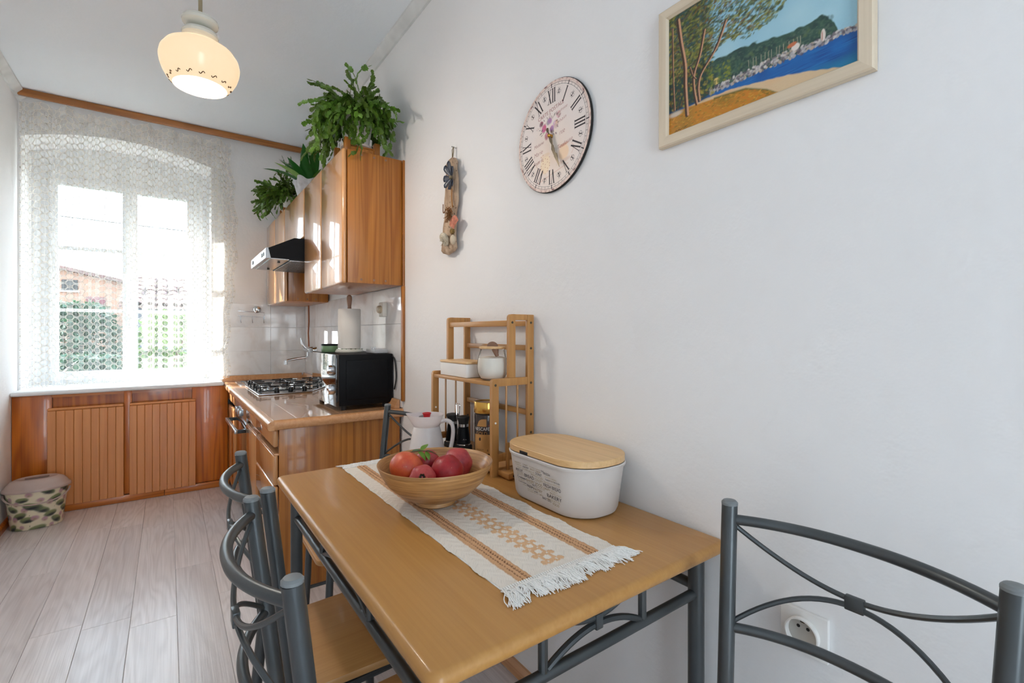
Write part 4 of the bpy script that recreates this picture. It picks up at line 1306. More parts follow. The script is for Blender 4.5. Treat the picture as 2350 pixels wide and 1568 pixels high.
cd = thing('cruet_caddy', 'black salt and pepper caddy with tall wire handle on the rack', 'caddy', (.883, 1.565, BZ))
g = G(); slab(g, -.030, .030, -.062, .062, 0, .020, .012, .003); g.build('tray', M['blackmat'], cd)
g = G().tube(catmull([(0, -.006, .02), (0, -.007, .09), (0, -.013, .15), (0, -.012, .165), (0, .012, .165), (0, .013, .15), (0, .007, .09), (0, .006, .02)], 5), .0018, 8)
g.build('wire_handle', M['chrome'], cd)
def shaker(x, y, label):
    t = thing('shaker', label, 'shaker', (x, y, BZ + .0205), 0, 'pair of black shakers in the caddy')
    G().lathe([(.026, 0), (.0265, .004), (.0245, .02), (.0205, .05), (.0185, .066)], 28).build('body', M['mw'], t)
    G().lathe([(.0265, -.0002), (.027, .0), (.027, .004), (.0265, .0045)], 28).build('base_ring', M['inox'], t)
    G().lathe([(.0188, .0665), (.0188, .0765)], 28).build('collar', M['inox'], t)
    g = G().lathe([(.0186, .077), (.0195, .085), (.0235, .100), (.0215, .104), (.008, .107), (.002, .107)], 28)
    g.build('cap', M['blackmat'], t)
    return t
shaker(.880, 1.601, 'black shaker with steel collar behind the pitcher handle')
s2 = shaker(.886, 1.529, 'black shaker with white script next to the coffee jar')
g = G(); put_text(g, 'Salt', .014, .008, lambda p, q: (lambda a: (.0243 * math.cos(a), .0243 * math.sin(a), .016 + q))(A0 - .05 + p / .0243)); g.build('lettering', M['print_w'], s2, smooth=False, recalc=False)

nh = thing('napkin_holder', 'low wooden holder with two upright pegs beside the rack', 'holder', (0, 0, TZ + .0005))
G().rbox(.846, .99, 1.185, 1.243, .006, .022, .002).build('base', M['bamboo'], nh)
for xx in (.86, .975): G().rbox(xx - .008, xx + .008, 1.19, 1.238, 0, .006, .001).build('foot', M['bamboo'], nh)
for xx, yy in ((.872, 1.226), (.978, 1.203)):
    G().rbox(xx - .005, xx + .005, yy - .0045, yy + .0045, .0215, .108, .001).build('peg', M['bamboo'], nh)
g = G().lathe([(.0055, 0), (.0055, .0012)], 14); g.xf(Matrix.Translation((.868, 1.1855, .0135)) @ Matrix.Rotation(PI / 2, 4, 'X')); g.build('bore_hole', M['dark'], nh)

# ------------------------------------------------------------------ pitcher
pt = thing('pitcher', 'white opal pitcher with red lid knob at the table end', 'pitcher', (.764, 1.583, TZ + .0065))
G().lathe([(.060, 0), (.066, .003), (.0665, .012), (.062, .04), (.053, .085), (.0475, .108), (.046, .112), (.0445, .108), (.050, .085), (.059, .04), (.0635, .012), (.0, .006)], 40, cap1=False).build('body', M['opal'], pt)
g = G()
def collar(s, t):
    a = 2 * PI * s
    r = .0465 + (.0605 - .0465) * t ** .8
    sp_ = max(0, math.cos(a - 2.55)) ** 14
    r += .016 * sp_ * t
    return (r * math.cos(a), r * math.sin(a), .111 + .042 * t + .004 * sp_ * t)
g.grid(48, 8, collar, True); g.build('collar', M['opal'], pt, recalc=False)
G().lathe([(.046, .113), (.049, .117), (.051, .122), (.0, .123)], 36, cap1=False).build('lid', M['redlid'], pt)
G().lathe([(.012, .1235), (.011, .138), (.0135, .152), (.0165, .158), (.014, .159), (.008, .156)], 24).build('lid_knob', M['red'], pt)
ha = -.62
hp = catmull([(.045, 0, .125), (.070, 0, .131), (.090, 0, .120), (.096, 0, .095), (.093, 0, .060), (.088, 0, .035), (.086, 0, .026)], 5)
g = G().tube(hp, .0095, 12, flat=.8); g.xf(Matrix.Rotation(ha, 4, 'Z')); g.build('handle', M['opal'], pt)

# ------------------------------------------------------------------ wall clock
ck = thing('wall_clock', 'round cream wall clock with Roman numerals and rose print', 'clock', (.989, 1.149, 1.826))
CR = .1755
def cf(a, b, h=0.0): return (-h, -a, b)            # a to the right, b up, h out of the wall
g = G().lathe([(CR - .004, -.0090), (CR, -.0075), (CR, -.002), (CR - .002, 0)], 96); g.xf(Matrix.Rotation(-PI / 2, 4, 'Y'))
g.build('case', M['dark'], ck)
rs = Raster(420, 420, L3(238, 226, 220))
n1 = smooth_noise(420, 420, 9, 3); n2 = smooth_noise(420, 420, 60, 5)
dx = (rs.x - .5) * 2; dy = (rs.y - .5) * 2; rad = np.sqrt(dx * dx + dy * dy)
rs.put(np.clip(1 - np.hypot(dx, dy + .35) / .75, 0, 1) * .55, L3(246, 214, 186))
rs.put(np.clip((rad - .90) / .06, 0, 1) * .5, L3(226, 190, 172))
rs.put(np.clip((rad - .93) / .07, 0, 1) * np.clip((n2 - .45) * 3, 0, 1) * .8, L3(150, 92, 84))
for (a, r_) in ((128, .95), (32, .96), (-52, .96), (205, .95), (100, .97), (-88, .97)):
    rs.ell(.5 + .5 * r_ * math.cos(math.radians(a)), .5 + .5 * r_ * math.sin(math.radians(a)), .028, .010, math.radians(a + 80), L3(110, 52, 56), .9, .6)
# vase, roses and cups
rs.ell(.53, .46, .085, .17, 0, L3(238, 224, 212), .8, .3); rs.ell(.505, .43, .018, .12, .1, L3(222, 190, 160), .6, .6)
rr = random.Random(3)
for (fx, fy, fr, c) in ((.40, .60, .045, (206, 110, 140)), (.47, .65, .04, (170, 140, 176)), (.55, .60, .045, (226, 186, 186)), (.43, .53, .04, (214, 140, 160)), (.50, .57, .04, (190, 150, 180)), (.60, .67, .035, (224, 178, 184)), (.36, .66, .03, (150, 90, 104))):
    for q in range(7):
        k = 1 - q / 8
        cc = tuple(min(255, v_ + rr.randint(-26, 22)) for v_ in c)
        rs.ell(fx + rr.uniform(-.01, .01), fy + rr.uniform(-.01, .01), fr * k, fr * k * .8, rr.random() * 3, L3(*cc), .8, .3)
for q in range(40):
    a = rr.uniform(0, 6.28); r_ = rr.uniform(.08, .15)
    rs.ell(.48 + r_ * math.cos(a), .61 + r_ * .8 * math.sin(a), .016, .005, a, L3(*rr.choice([(130, 96, 88), (120, 110, 80), (160, 90, 110), (96, 84, 84)])), .8, .4)
rs.ell(.41, .27, .075, .095, 0, L3(248, 224, 190), .9, .2); rs.ell(.41, .355, .075, .02, 0, L3(240, 214, 188), .9, .3)
for q in range(22): rs.ell(.35 + (q % 5) * .03, .19 + (q // 5) * .04 + (q % 2) * .015, .0055, .0055, 0, L3(190, 110, 90), .9, .5)
rs.ell(.66, .31, .075, .075, 0, L3(248, 214, 178), .9, .25); rs.ell(.66, .375, .078, .016, .1, L3(224, 170, 140), .9, .4); rs.ell(.66, .235, .11, .022, .12, L3(226, 196, 178), .8, .5)
for q in range(16):
    a0 = q * .12
for (p_, q_) in (((.76, .36), (.80, .32)), ((.80, .32), (.76, .27)), ((.33, .33), (.28, .29)), ((.28, .29), (.33, .22)), ((.30, .12), (.72, .20))):
    rs.line(p_, q_, .004, L3(222, 178, 160), .6)
nr, nt = 100, 420
g = G()
g.v.append(cf(0, 0, .0005))
for i in range(1, nr + 1):
    for k in range(nt):
        a = 2 * PI * k / nt; r_ = (CR - .002) * i / nr
        g.v.append(cf(r_ * math.cos(a), r_ * math.sin(a), .0005))
for k in range(nt): g.f.append((0, 1 + k, 1 + (k + 1) % nt))
for i in range(nr - 1):
    o = 1 + i * nt
    for k in range(nt): g.f.append((o + k, o + nt + k, o + nt + (k + 1) % nt, o + (k + 1) % nt))
fo = g.build('dial', M['clockface'], ck, smooth=False, recalc=False)
vv_ = np.array(g.v); paint(fo.data, rs.sample(.5 - vv_[:, 1] / (2 * CR), .5 + vv_[:, 2] / (2 * CR)))
H0 = .0008
def bar(g, p, q, w, h=H0, fn=cf):
    p, q = Vector(p), Vector(q); d = (q - p).normalized(); n = Vector((-d.y, d.x)) * w / 2
    g.add([fn(*(v_), h) for v_ in (p + n, q + n, q - n, p - n)], [(0, 1, 2, 3)])
def numeral(g, s, ang, rc=.128, h=.044):
    wd_ = {'I': .0098, 'V': .0205, 'X': .0205}
    W = sum(wd_[c] for c in s); x = -W / 2
    ca, sa = math.cos(ang), math.sin(ang)           # ang clockwise from 12
    def T(p): return Vector((p[0] * ca + (rc + p[1]) * sa, -p[0] * sa + (rc + p[1]) * ca))
    for c in s:
        w = wd_[c]; a, b = x + .0015, x + w - .0015; m = x + w / 2
        t, u = h / 2, -h / 2
        if c == 'I': bar(g, T((m, u)), T((m, t)), .0046); segs = [(m, t), (m, u)]
        elif c == 'V': bar(g, T((a + .003, t)), T((m, u)), .0046); bar(g, T((b - .003, t)), T((m, u)), .0018); segs = [(a + .003, t), (b - .003, t)]
        else: bar(g, T((a + .003, t)), T((b - .003, u)), .0046); bar(g, T((b - .003, t)), T((a + .003, u)), .0018); segs = [(a + .003, t), (b - .003, t), (a + .003, u), (b - .003, u)]
        for (sx_, sy_) in segs: bar(g, T((sx_ - .0042, sy_)), T((sx_ + .0042, sy_)), .0015, H0 + .0001)
        x += w
RN = ['XII', 'I', 'II', 'III', 'IV', 'V', 'VI', 'VII', 'VIII', 'IX', 'X', 'XI']
for i, s_ in enumerate(RN):
    g = G(); numeral(g, s_, i * PI / 6); g.build('numeral', M['ink'], ck, smooth=False, recalc=False)
g = G()
for rr_ in (.1560, .1635):
    for k in range(180):
        a, b = 2 * PI * k / 180, 2 * PI * (k + 1) / 180
        bar(g, (rr_ * math.cos(a), rr_ * math.sin(a)), (rr_ * math.cos(b), rr_ * math.sin(b)), .0009)
for k in range(60):
    a = 2 * PI * k / 60
    r0, r1, w = (.154, .167, .0032) if k % 5 == 0 else (.156, .1635, .0010)
    bar(g, (r0 * math.sin(a), r0 * math.cos(a)), (r1 * math.sin(a), r1 * math.cos(a)), w, H0 + (.0001 if k % 5 == 0 else 0))
g.build('minute_track', M['ink'], ck, smooth=False, recalc=False)
for i in range(12):                               # small bow ornaments between the numerals
    a = (i + .5) * PI / 6; rc = .135
    g = G()
    ca, sa = math.cos(a), math.sin(a)
    def T(p): return (p[0] * ca + (rc + p[1]) * sa, -p[0] * sa + (rc + p[1]) * ca)
    for s_ in (-1, 1):
        q = [(s_ * .0045 + .0040 * math.cos(k * PI / 5), .0048 * math.sin(k * PI / 5)) for k in range(11)]
        for u_, w_ in zip(q, q[1:]): bar(g, T(u_), T(w_), .0009)
        bar(g, T((0, 0)), T((s_ * .004, -.009)), .0010); bar(g, T((s_ * .002, .006)), T((s_ * .0035, .012)), .0009)
    bar(g, T((0, -.006)), T((0, .008)), .0022, H0 + .0001)
    g.build('bow_ornament', M['ink'], ck, smooth=False, recalc=False)
for (w, a, b, ww, hh, rot) in (('CARTE POSTALE', -.066, .068, .125, .0125, .14), ('a l adresse', .02, .060, .055, .009, .16), ('Ce que au', -.075, .040, .05, .008, .14), ('chain', .03, .030, .040, .010, .2),
                               ('Madame', -.088, -.015, .05, .010, .1), ('Marie', -.088, -.045, .045, .013, .12), ('rue', .038, -.008, .025, .010, .12), ('Toulouse', .03, -.050, .068, .012, .15), ('Route de', -.09, -.072, .05, .012, .12)):
    g = G(); cr_, sr_ = math.cos(rot), math.sin(rot)
    put_text(g, w, ww, hh, lambda p, q: cf(a + p * cr_ - q * sr_, b + p * sr_ + q * cr_, H0)); g.build('lettering', M['inkred'], ck, smooth=False, recalc=False)
def hand(prof, ang, h, mat, name):
    g = G()
    ca, sa = math.cos(ang), math.sin(ang)
    L_ = [(-w, t) for t, w in prof]; R_ = [(w, t) for t, w in reversed(prof)]
    for hh in (0,):
        g.prism([(p * ca + t * sa, -p * sa + t * ca) for p, t in L_ + R_], h, h + .0012, lambda a, b, q: cf(a, b, q))
    g.build(name, mat, ck, smooth=False)
hand([(-.030, .0015), (-.026, .0055), (-.018, .0045), (-.012, .002), (0, .004), (.02, .0055), (.034, .002), (.042, .0045), (.055, .0035), (.066, .0018), (.076, .0075), (.098, .0035), (.122, .0004)], math.radians(157), .010, M['bronze'], 'minute_hand')
hand([(0, .003), (.02, .0045), (.032, .0018), (.045, .0065), (.06, .0035), (.078, .0004)], math.radians(163), .007, M['bronze'], 'hour_hand')
g = G().lathe([(.006, 0), (.006, .012), (.0045, .014), (.0035, .016), (.0015, .017)], 20); g.xf(Matrix.Rotation(-PI / 2, 4, 'Y')); g.build('hub', M['brass'], ck)

# ------------------------------------------------------------------ framed painting
pc = thing('framed_painting', 'seaside oil painting with pines in a pale wooden frame', 'painting', (.999, 0, 0))
FY0, FY1, FZ0, FZ1, FW = .2955, .7395, 1.656, 1.990, .0265
def mitre(g, a, b, nrm):
    # one side of the frame: outer edge a-b, inner edge shifted by nrm*FW, thin bevelled profile
    A, B_ = Vector(a), Vector(b); n = Vector(nrm); d = (B_ - A).normalized()
    prof = [(0, 0), (0, .014), (.003, .017), (FW - .004, .017), (FW, .011), (FW, 0)]
    r0 = [(A + n * p + d * p, h) for p, h in prof]; r1 = [(B_ + n * p - d * p, h) for p, h in prof]
    vs = [(-h, q.x, q.y) for q, h in r0] + [(-h, q.x, q.y) for q, h in r1]
    m = len(prof)
    fs = [(i, i + 1, m + i + 1, m + i) for i in range(m - 1)] + [tuple(range(m)), tuple(range(m, 2 * m))]
    return g.add(vs, fs)
for a, b, n_, mt in (((FY0, FZ0), (FY1, FZ0), (0, 1), 'paley'), ((FY1, FZ1), (FY0, FZ1), (0, -1), 'paley'), ((FY1, FZ0), (FY1, FZ1), (-1, 0), 'pale'), ((FY0, FZ1), (FY0, FZ0), (1, 0), 'pale')):
    mitre(G(), a, b, n_).build('frame_side', M[mt], pc, smooth=False)
PWd, PHt = 340, 256
p = Raster(PWd, PHt, L3(150, 196, 214))
rr = random.Random(8)
X, Y = p.x, p.y
nA = smooth_noise(PWd, PHt, 8, 1); nB = smooth_noise(PWd, PHt, 40, 2); nC = smooth_noise(PWd, PHt, 100, 6)
p.put(np.clip(nA * .8, 0, 1), L3(176, 212, 222)); p.put(np.clip((Y - .5) * 1.4, 0, .6), L3(120, 178, 208))
def crv(pts):
    xs_, ys_ = zip(*pts); return np.interp(X, xs_, ys_)
hill = crv([(0, .55), (.30, .46), (.39, .45), (.485, .443), (.62, .416), (.725, .396), (.795, .393), (.865, .395), (.902, .33), (.92, .25), (.93, .2), (1, .2)]) + (nB - .5) * .03
p.put(np.clip((hill - Y) / .012 + .5, 0, 1), L3(52, 84, 72))
p.put(np.clip((hill - Y) / .012, 0, 1) * np.clip(nB * 1.3 - .4, 0, .8), L3(36, 60, 62))
p.put(np.clip((hill - Y - .01) / .03, 0, 1) * np.clip(nC * 1.4 - .6, 0, .6), L3(92, 116, 96))
for q in range(70):
    x_ = rr.uniform(.3, .9); p.ell(x_, .26 + rr.uniform(.02, .12), .016, .010, rr.random() * 3, L3(*rr.choice([(40, 70, 60), (70, 100, 80), (30, 50, 60), (96, 116, 70)])), .5, .6)
for q in range(14):
    x_ = .50 + q * .02 + rr.uniform(-.006, .006); p.line((x_, .27), (x_ + rr.uniform(-.004, .004), .33), .002, L3(210, 196, 170), .55)
sea = crv([(0, .21), (.25, .205), (1, .215)])
p.put(np.clip((sea - Y) / .006 + .5, 0, 1), L3(20, 98, 168))
p.put(np.clip((sea - Y) / .01, 0, 1) * np.clip(smooth_noise(PWd, PHt, 14, 9) * 1.6 - .6, 0, .8), L3(12, 70, 140))
p.put(np.clip((sea - Y) / .01, 0, 1) * np.clip((.10 - Y) * 8, 0, .7) * (X > .6), L3(30, 132, 160))
for q in range(50):
    x_ = rr.uniform(.45, 1); y_ = rr.uniform(.03, .19); p.ell(x_, y_, .05, .0035, .02, L3(*rr.choice([(8, 60, 130), (30, 120, 190), (24, 108, 176)])), .6, .6)
for q in range(420):                                # stone shore
    x_ = rr.uniform(.27, 1.0); top = np.interp(x_, [.27, .48, .68, .8, .93, 1], [.245, .262, .272, .248, .248, .232])
    y_ = rr.uniform(.205, top); s_ = rr.uniform(.004, .010)
    p.ell(x_, y_, s_ * 1.4, s_, rr.random() * 3, L3(*rr.choice([(206, 200, 196), (170, 166, 170), (120, 112, 118), (86, 80, 92), (188, 170, 150)])), .85, .4)
p.ell(.857, .266, .011, .034, 0, L3(226, 214, 204), 1, .2); p.ell(.853, .262, .004, .03, 0, L3(190, 130, 110), .8, .4)
p.ell(.735, .272, .022, .020, 0, L3(226, 218, 210), 1, .25); p.ell(.718, .296, .026, .013, .15, L3(196, 110, 70), 1, .3)
p.ell(.317, .285, .022, .022, 0, L3(214, 186, 110), 1, .2)
for q in range(4): p.line((.300 + q * .011, .27), (.300 + q * .011, .297), .002, L3(110, 86, 60), .8)
beach = crv([(0, .18), (.22, .185), (.25, .185), (.425, .168), (.647, .114), (.772, .077), (.907, .02), (1, -.03)]) + (nB - .5) * .008
p.put(np.clip((beach - Y) / .008 + .5, 0, 1), L3(216, 188, 150))
p.put(np.clip((beach - Y) / .01, 0, 1) * np.clip(nA * 1.5 - .6, 0, .6), L3(222, 170, 120))
grass = crv([(0, .185), (.12, .18), (.222, .165), (.35, .15), (.485, .128), (.595, .056), (.68, -.03), (1, -.3)])
p.put(np.clip((grass - Y) / .010 + .5, 0, 1), L3(196, 128, 36))
p.put(np.clip((grass - Y) / .02, 0, 1) * np.clip(nA * 1.8 - .7, 0, .9), L3(140, 112, 34))
p.put(np.clip(1 - np.abs(grass - Y) / .014, 0, 1) * (X > .3), L3(96, 92, 34))
for q in range(500):
    x_ = rr.uniform(0, .66); gy = np.interp(x_, [0, .22, .485, .6, .68], [.18, .165, .125, .05, -.03])
    y_ = rr.uniform(-.01, max(.0, gy)); p.ell(x_, y_, .012, .004, rr.uniform(-.6, .6), L3(*rr.choice([(208, 120, 30), (186, 140, 40), (120, 100, 30), (216, 160, 60), (150, 120, 44)])), .6, .6)
p.ell(.05, .165, .06, .022, 0, L3(206, 198, 186), .8, .5)
# wood behind the trunks, foliage on top
wood_m = np.clip((.30 - X) / .06, 0, 1) * np.clip((Y - .17) / .03, 0, 1)
p.put(wood_m * .9, L3(30, 58, 52))
for q in range(900):
    x_ = rr.uniform(0, .30); y_ = rr.uniform(.20, 1); p.ell(x_, y_, rr.uniform(.006, .02), rr.uniform(.004, .012), rr.random() * 3, L3(*rr.choice([(28, 56, 46), (44, 80, 40), (150, 140, 40), (84, 92, 40), (110, 70, 30), (20, 44, 48), (170, 150, 60)])), .6, .5)
def env(x_): return np.interp(x_, [0, .25, .37, .455, .54, .637, .69, .74], [.45, .50, .53, .517, .523, .56, .61, .75])
for q in range(2300):
    x_ = rr.uniform(0, .78); lo = env(x_) + rr.uniform(-.02, .03); y_ = lo + (1.02 - lo) * rr.random() ** 1.1
    if x_ > .30 and y_ < .62 and nA[min(PHt - 1, max(0, int(y_ * PHt))), min(PWd - 1, int(x_ * PWd))] > .55: continue
    p.ell(x_, y_, rr.uniform(.008, .022), rr.uniform(.004, .010), rr.uniform(-.4, 1.0), L3(*rr.choice([(50, 78, 40), (92, 104, 42), (128, 128, 50), (60, 64, 34), (36, 58, 44), (120, 88, 44), (150, 150, 66)])), .65, .5)
for q in range(60): p.ell(rr.uniform(.26, .40), rr.uniform(.26, .40), .014, .008, rr.random() * 3, L3(*rr.choice([(150, 150, 40), (110, 130, 50), (70, 100, 60)])), .6, .5)
for pts, w_ in (([(.07, .95), (.09, .75), (.117, .54), (.12, .35), (.132, .114)], .014), ([(.245, .74), (.215, .56), (.177, .423), (.178, .3), (.195, .171)], .010), ([(.375, .72), (.33, .58), (.295, .51), (.222, .396), (.205, .3), (.212, .19)], .010), ([(.15, .5), (.17, .42), (.19, .38)], .005), ([(.03, .9), (.035, .5), (.045, .2)], .006)):
    cp = [(q.x, q.y) for q in catmull([(a, b, 0) for a, b in pts], 6)]
    p.path([(a - .003, b) for a, b in cp], w_, L3(66, 44, 36), .9); p.path([(a + w_ * .35, b) for a, b in cp], w_ * .55, L3(206, 154, 120), .8)
p.path([(.045, .010), (.055, .025), (.06, .012), (.075, .026), (.085, .016), (.10, .030), (.11, .022), (.13, .038)], .0025, L3(30, 24, 20), .9)
PYa, PYb, PZa, PZb = FY1 - FW + .001, FY0 + FW - .001, FZ0 + FW - .001, FZ1 - FW + .001
g = G(); g.grid(PWd, PHt, lambda s, t: (-.009, PYa + (PYb - PYa) * s, PZa + (PZb - PZa) * t))
cv = g.build('canvas', M['picture'], pc, smooth=False, recalc=False)
ii = np.arange(PWd * PHt); paint(cv.data, p.a.reshape(-1, 3)[ii])
G().box(-.008, -.001, FY0 + .01, FY1 - .01, FZ0 + .01, FZ1 - .01).build('backing', M['dark'], pc, smooth=False)

# ------------------------------------------------------------------ driftwood wall hanging
dw = thing('driftwood_hanging', 'driftwood wall ornament with mussel shell flower and seashells', 'ornament', (.982, 1.80, 1.745))
t = NT('driftwood')
n1 = t.noise(t.coords((14, 14, 3)), 2.0, 4, .6); n2 = t.noise(t.coords((1, 1, .5)), 130, 2)
cc = t.ramp(n1, [(.3, S(150, 122, 98)), (.6, S(196, 170, 144)), (.8, S(212, 190, 166))]); cc = t.mix(t.math('GREATER_THAN', n2, .66), cc, S(84, 60, 44))
t.link(cc, t.b.inputs['Base Color']); t.pset(rough=.85); t.bump(t.math('ADD', n1, n2), .6, .004)
g = G(); rings = []
NZ = 34
rr = random.Random(5)
for i in range(NZ + 1):
    u = i / NZ; z = -.208 + .412 * u
    w = .056 * (1 - .22 * u) * (min(1, u / .05) ** .5) * (min(1, (1 - u) / .06) ** .5) + .002
    w *= 1 + .10 * math.sin(u * 11 + 1) + .06 * math.sin(u * 27)
    d_ = .016 * (min(1, u / .05) ** .5) * (min(1, (1 - u) / .06) ** .5) + .001
    cy_ = .012 - .030 * u + .004 * math.sin(u * 8)
    rings.append([(-.002 + d_ * math.cos(2 * PI * k / 20) * (1 + .1 * math.sin(k * 3 + u * 20)), cy_ + w * math.sin(2 * PI * k / 20), z) for k in range(20)])
g.loft(rings); g.build('driftwood', t.m, dw)
g = G().tube([(.0, -.012, .20), (-.002, -.014, .235), (.004, -.016, .25), (.006, -.011, .23), (.002, -.010, .20)], .002, 6); g.build('hanging_loop', M['rope'], dw)
G().tube([(.016, -.014, .247), (-.004, -.014, .249)], .0025, 8).build('nail', M['inox'], dw)
mus = plain('mussel_shell', S(58, 64, 78), .4, coat=.15, var=.2, vscale=60)
def shell(L, w):
    g = G()
    def f(s, t_):
        a = PI * s
        ww = w * (t_ ** .65) * math.sqrt(max(0, 1 - t_ ** 6)) + .0004
        return (-.010 * math.sin(a) * math.sin(PI * t_ ** .8) * .0 - (1 - math.sin(a)) * .006 * (t_ ** .5), -ww * math.cos(a), L * t_)
    g.grid(9, 12, f); return g
for k, (ang, L) in enumerate(((-.55, .062), (-1.55, .046), (-2.4, .052), (2.95, .058), (2.5, .056), (.75, .048), (.1, .066))):
    g = shell(L * .92, .0185); g.xf(Matrix.Translation((-.0215, -.048, .105)) @ Matrix.Rotation(ang, 4, 'X') @ Matrix.Rotation(-.25, 4, 'Y') @ Matrix.Translation((0, 0, .006)))
    g.build('mussel_petal', mus, dw, recalc=False)
g = G().ball((-.027, -.048, .105), .008, 12, 8); g.build('flower_centre', M['rope'], dw)
G().tube(catmull([(-.020, -.044, .06), (-.022, -.046, .02), (-.020, -.050, -.02)], 5), .0025, 6).build('straw_stem', plain('straw', S(160, 106, 50), .8), dw)
g = G(); rr = random.Random(2)
for q in range(46):
    a = rr.uniform(0, 6.28); c0 = Vector((-.020, -.026, -.045)); pts = []
    d_ = Vector((rr.uniform(-.3, 0), rr.uniform(-.5, .8), rr.uniform(-.9, .9))); 
    for k in range(7):
        pts.append(tuple(c0 + d_ * .007 * k + Vector((rr.uniform(-.004, .003), rr.uniform(-.006, .006), rr.uniform(-.006, .006)))))
    g.tube(pts, .0011, 4)
g.tube(catmull([(-.022, .03, .01), (-.026, .02, -.03), (-.026, -.005, -.02), (-.024, -.04, -.022), (-.022, -.052, -.05)], 5), .002, 5)
g.build('raffia', plain('raffia', S(128, 82, 40), .85), dw, kind='stuff')
g = G()
def scal(s, t_):
    a = (s - .5) * 2.0; rad_ = .058 * t_ * (1 - .12 * abs(a))
    return (-.018 - .008 * math.sin(PI * t_) * (1 - abs(a) * .6) - .0016 * math.cos(s * 2 * PI * 11) * t_, -.058 - rad_ * math.sin(a) * .9, -.112 + rad_ * math.cos(a))
g.grid(90, 8, scal); g.build('scallop_shell', plain('scallop', S(206, 130, 104), .6, var=.15, vscale=90), dw, recalc=False)
g = G(); ps = []
for k in range(60):
    u = k / 59; a = u * 15; r_ = .019 * (1 - u) + .001
    ps.append((-.030 - .010 * math.sin(a) * (1 - u), -.006 + .020 * u + r_ * .9 * math.cos(a) * .8, -.150 + r_ * math.sin(a)))
g.tube(ps, [.013 * (1 - k / 59) + .0015 for k in range(60)], 8)
for k in range(7):
    a = k * .9; g.tube([(-.034, -.004 + .012 * math.cos(a), -.150 + .012 * math.sin(a)), (-.040, -.004 + .031 * math.cos(a), -.150 + .031 * math.sin(a))], [.005, .0008], 6)
g.build('spiny_snail_shell', plain('snail_shell', S(196, 184, 162), .7, var=.12, vscale=60), dw)
G().ball((-.020, -.052, -.155), .017, 14, 10, (.7, .75, 1.25)).build('cowrie_shell', plain('cowrie', S(206, 188, 162), .4), dw)
G().ball((-.018, -.044, -.118), .014, 12, 8, (.7, 1.0, .9)).build('moss', plain('dry_moss', S(140, 112, 62), .95, var=.3, vscale=150, bump=.8), dw)

# ------------------------------------------------------------------ wall socket
so = thing('wall_socket', 'white two-pin wall socket low on the wall behind the chair', 'socket', (1.0, .411, .624))
G().rbox(-.010, 0, -.042, .042, -.041, .041, .002).build('plate', M['pwhite'], so)
g = G().lathe([(.0285, 0), (.030, .002), (.030, .012), (.0275, .0125), (.0265, .006), (.0265, .0008)], 36, cap1=False); g.xf(Matrix.Translation((-.0098, 0, 0)) @ Matrix.Rotation(-PI / 2, 4, 'Y')); g.build('collar', M['pwhite'], so)
g = G().lathe([(.0264, 0), (.0264, .0006)], 30); g.xf(Matrix.Translation((-.0102, 0, 0)) @ Matrix.Rotation(-PI / 2, 4, 'Y')); g.build('well_floor', plain('socket_well', S(190, 186, 178), .5), so)
for (a, b) in ((-.0085, .010), (.0085, .010)):
    g = G().lathe([(.0032, 0), (.0032, .0005)], 12); g.xf(Matrix.Translation((-.0108, a, b)) @ Matrix.Rotation(-PI / 2, 4, 'Y')); g.build('pin_hole', M['dark'], so)
for (a, b) in ((0, .023), (0, -.022)):
    G().rbox(-.0150, -.0108, a - .004, a + .004, b - .003, b + .003, .001).build('earth_clip', M['bronze'], so)

# ------------------------------------------------------------------ pendant lamp
lp = thing('pendant_lamp', 'lit opal glass pendant lamp with two ceramic discs', 'lamp', (.093, 2.0, 2.066))
t = NT('lit_opal_glass')
t.pset(rough=.2); t.b.inputs['Base Color'].default_value = (.30, .26, .21, 1)
t.b.inputs['Emission Color'].default_value = (1.0, .71, .43, 1); t.b.inputs['Emission Strength'].default_value = .50
opal_lit = t.m
t = NT('lit_opal_inside'); t.b.inputs['Base Color'].default_value = (.7, .66, .6, 1)
t.b.inputs['Emission Color'].default_value = (1.0, .86, .68, 1); t.b.inputs['Emission Strength'].default_value = 1.3
opal_in = t.m
pf = [(.0815, .0), (.083, .003), (.090, .010), (.1005, .022), (.1115, .042), (.119, .066), (.1215, .085), (.1175, .107), (.103, .130), (.077, .147), (.040, .157)]
sh = G().lathe(pf, 64, cap0=False, cap1=False).build('shade', opal_lit, lp, recalc=False)
G().lathe([(r_ - .003, z if i else z + .0005) for i, (r_, z) in enumerate(pf)], 64, cap0=False, cap1=True).build('shade_lining', opal_in, sh, recalc=False)
for k in range(16):
    a = 2 * PI * k / 16
    g = G(); q = []
    for j in range(9):
        u = j / 8 - .5
        r_ = .0815 + .0; zz = .0125 + .0034 * math.sin(u * 2 * PI)
        aa = a + (u * .016) / .09
        q.append(((.0905 + (zz - .0098) * .9) * math.cos(aa), (.0905 + (zz - .0098) * .9) * math.sin(aa), zz))
    g.tube(q, .0014, 5); g.build('gilt_squiggle', plain('gilt', S(84, 58, 26), .4, .3) if k == 0 else bpy.data.materials['gilt'], sh)
for z0 in (.160, .206):
    G().lathe([(.024, z0), (.042, z0 + .005), (.0545, z0 + .016), (.056, z0 + .024), (.052, z0 + .033), (.036, z0 + .041), (.020, z0 + .044)], 40).build('ceramic_disc', M['ceramic'], lp)
G().lathe([(.020, .251), (.018, .257), (.009, .264), (.007, .265)], 24).build('brass_cap', M['brass'], lp)
G().tube([(0, 0, .265), (0, 0, .735)], .0062, 10).build('cord', M['cord'], lp)
G().lathe([(.004, .66), (.045, .69), (.052, .72), (.052, .7425)], 30).build('ceiling_rose', M['ceramic'], lp)
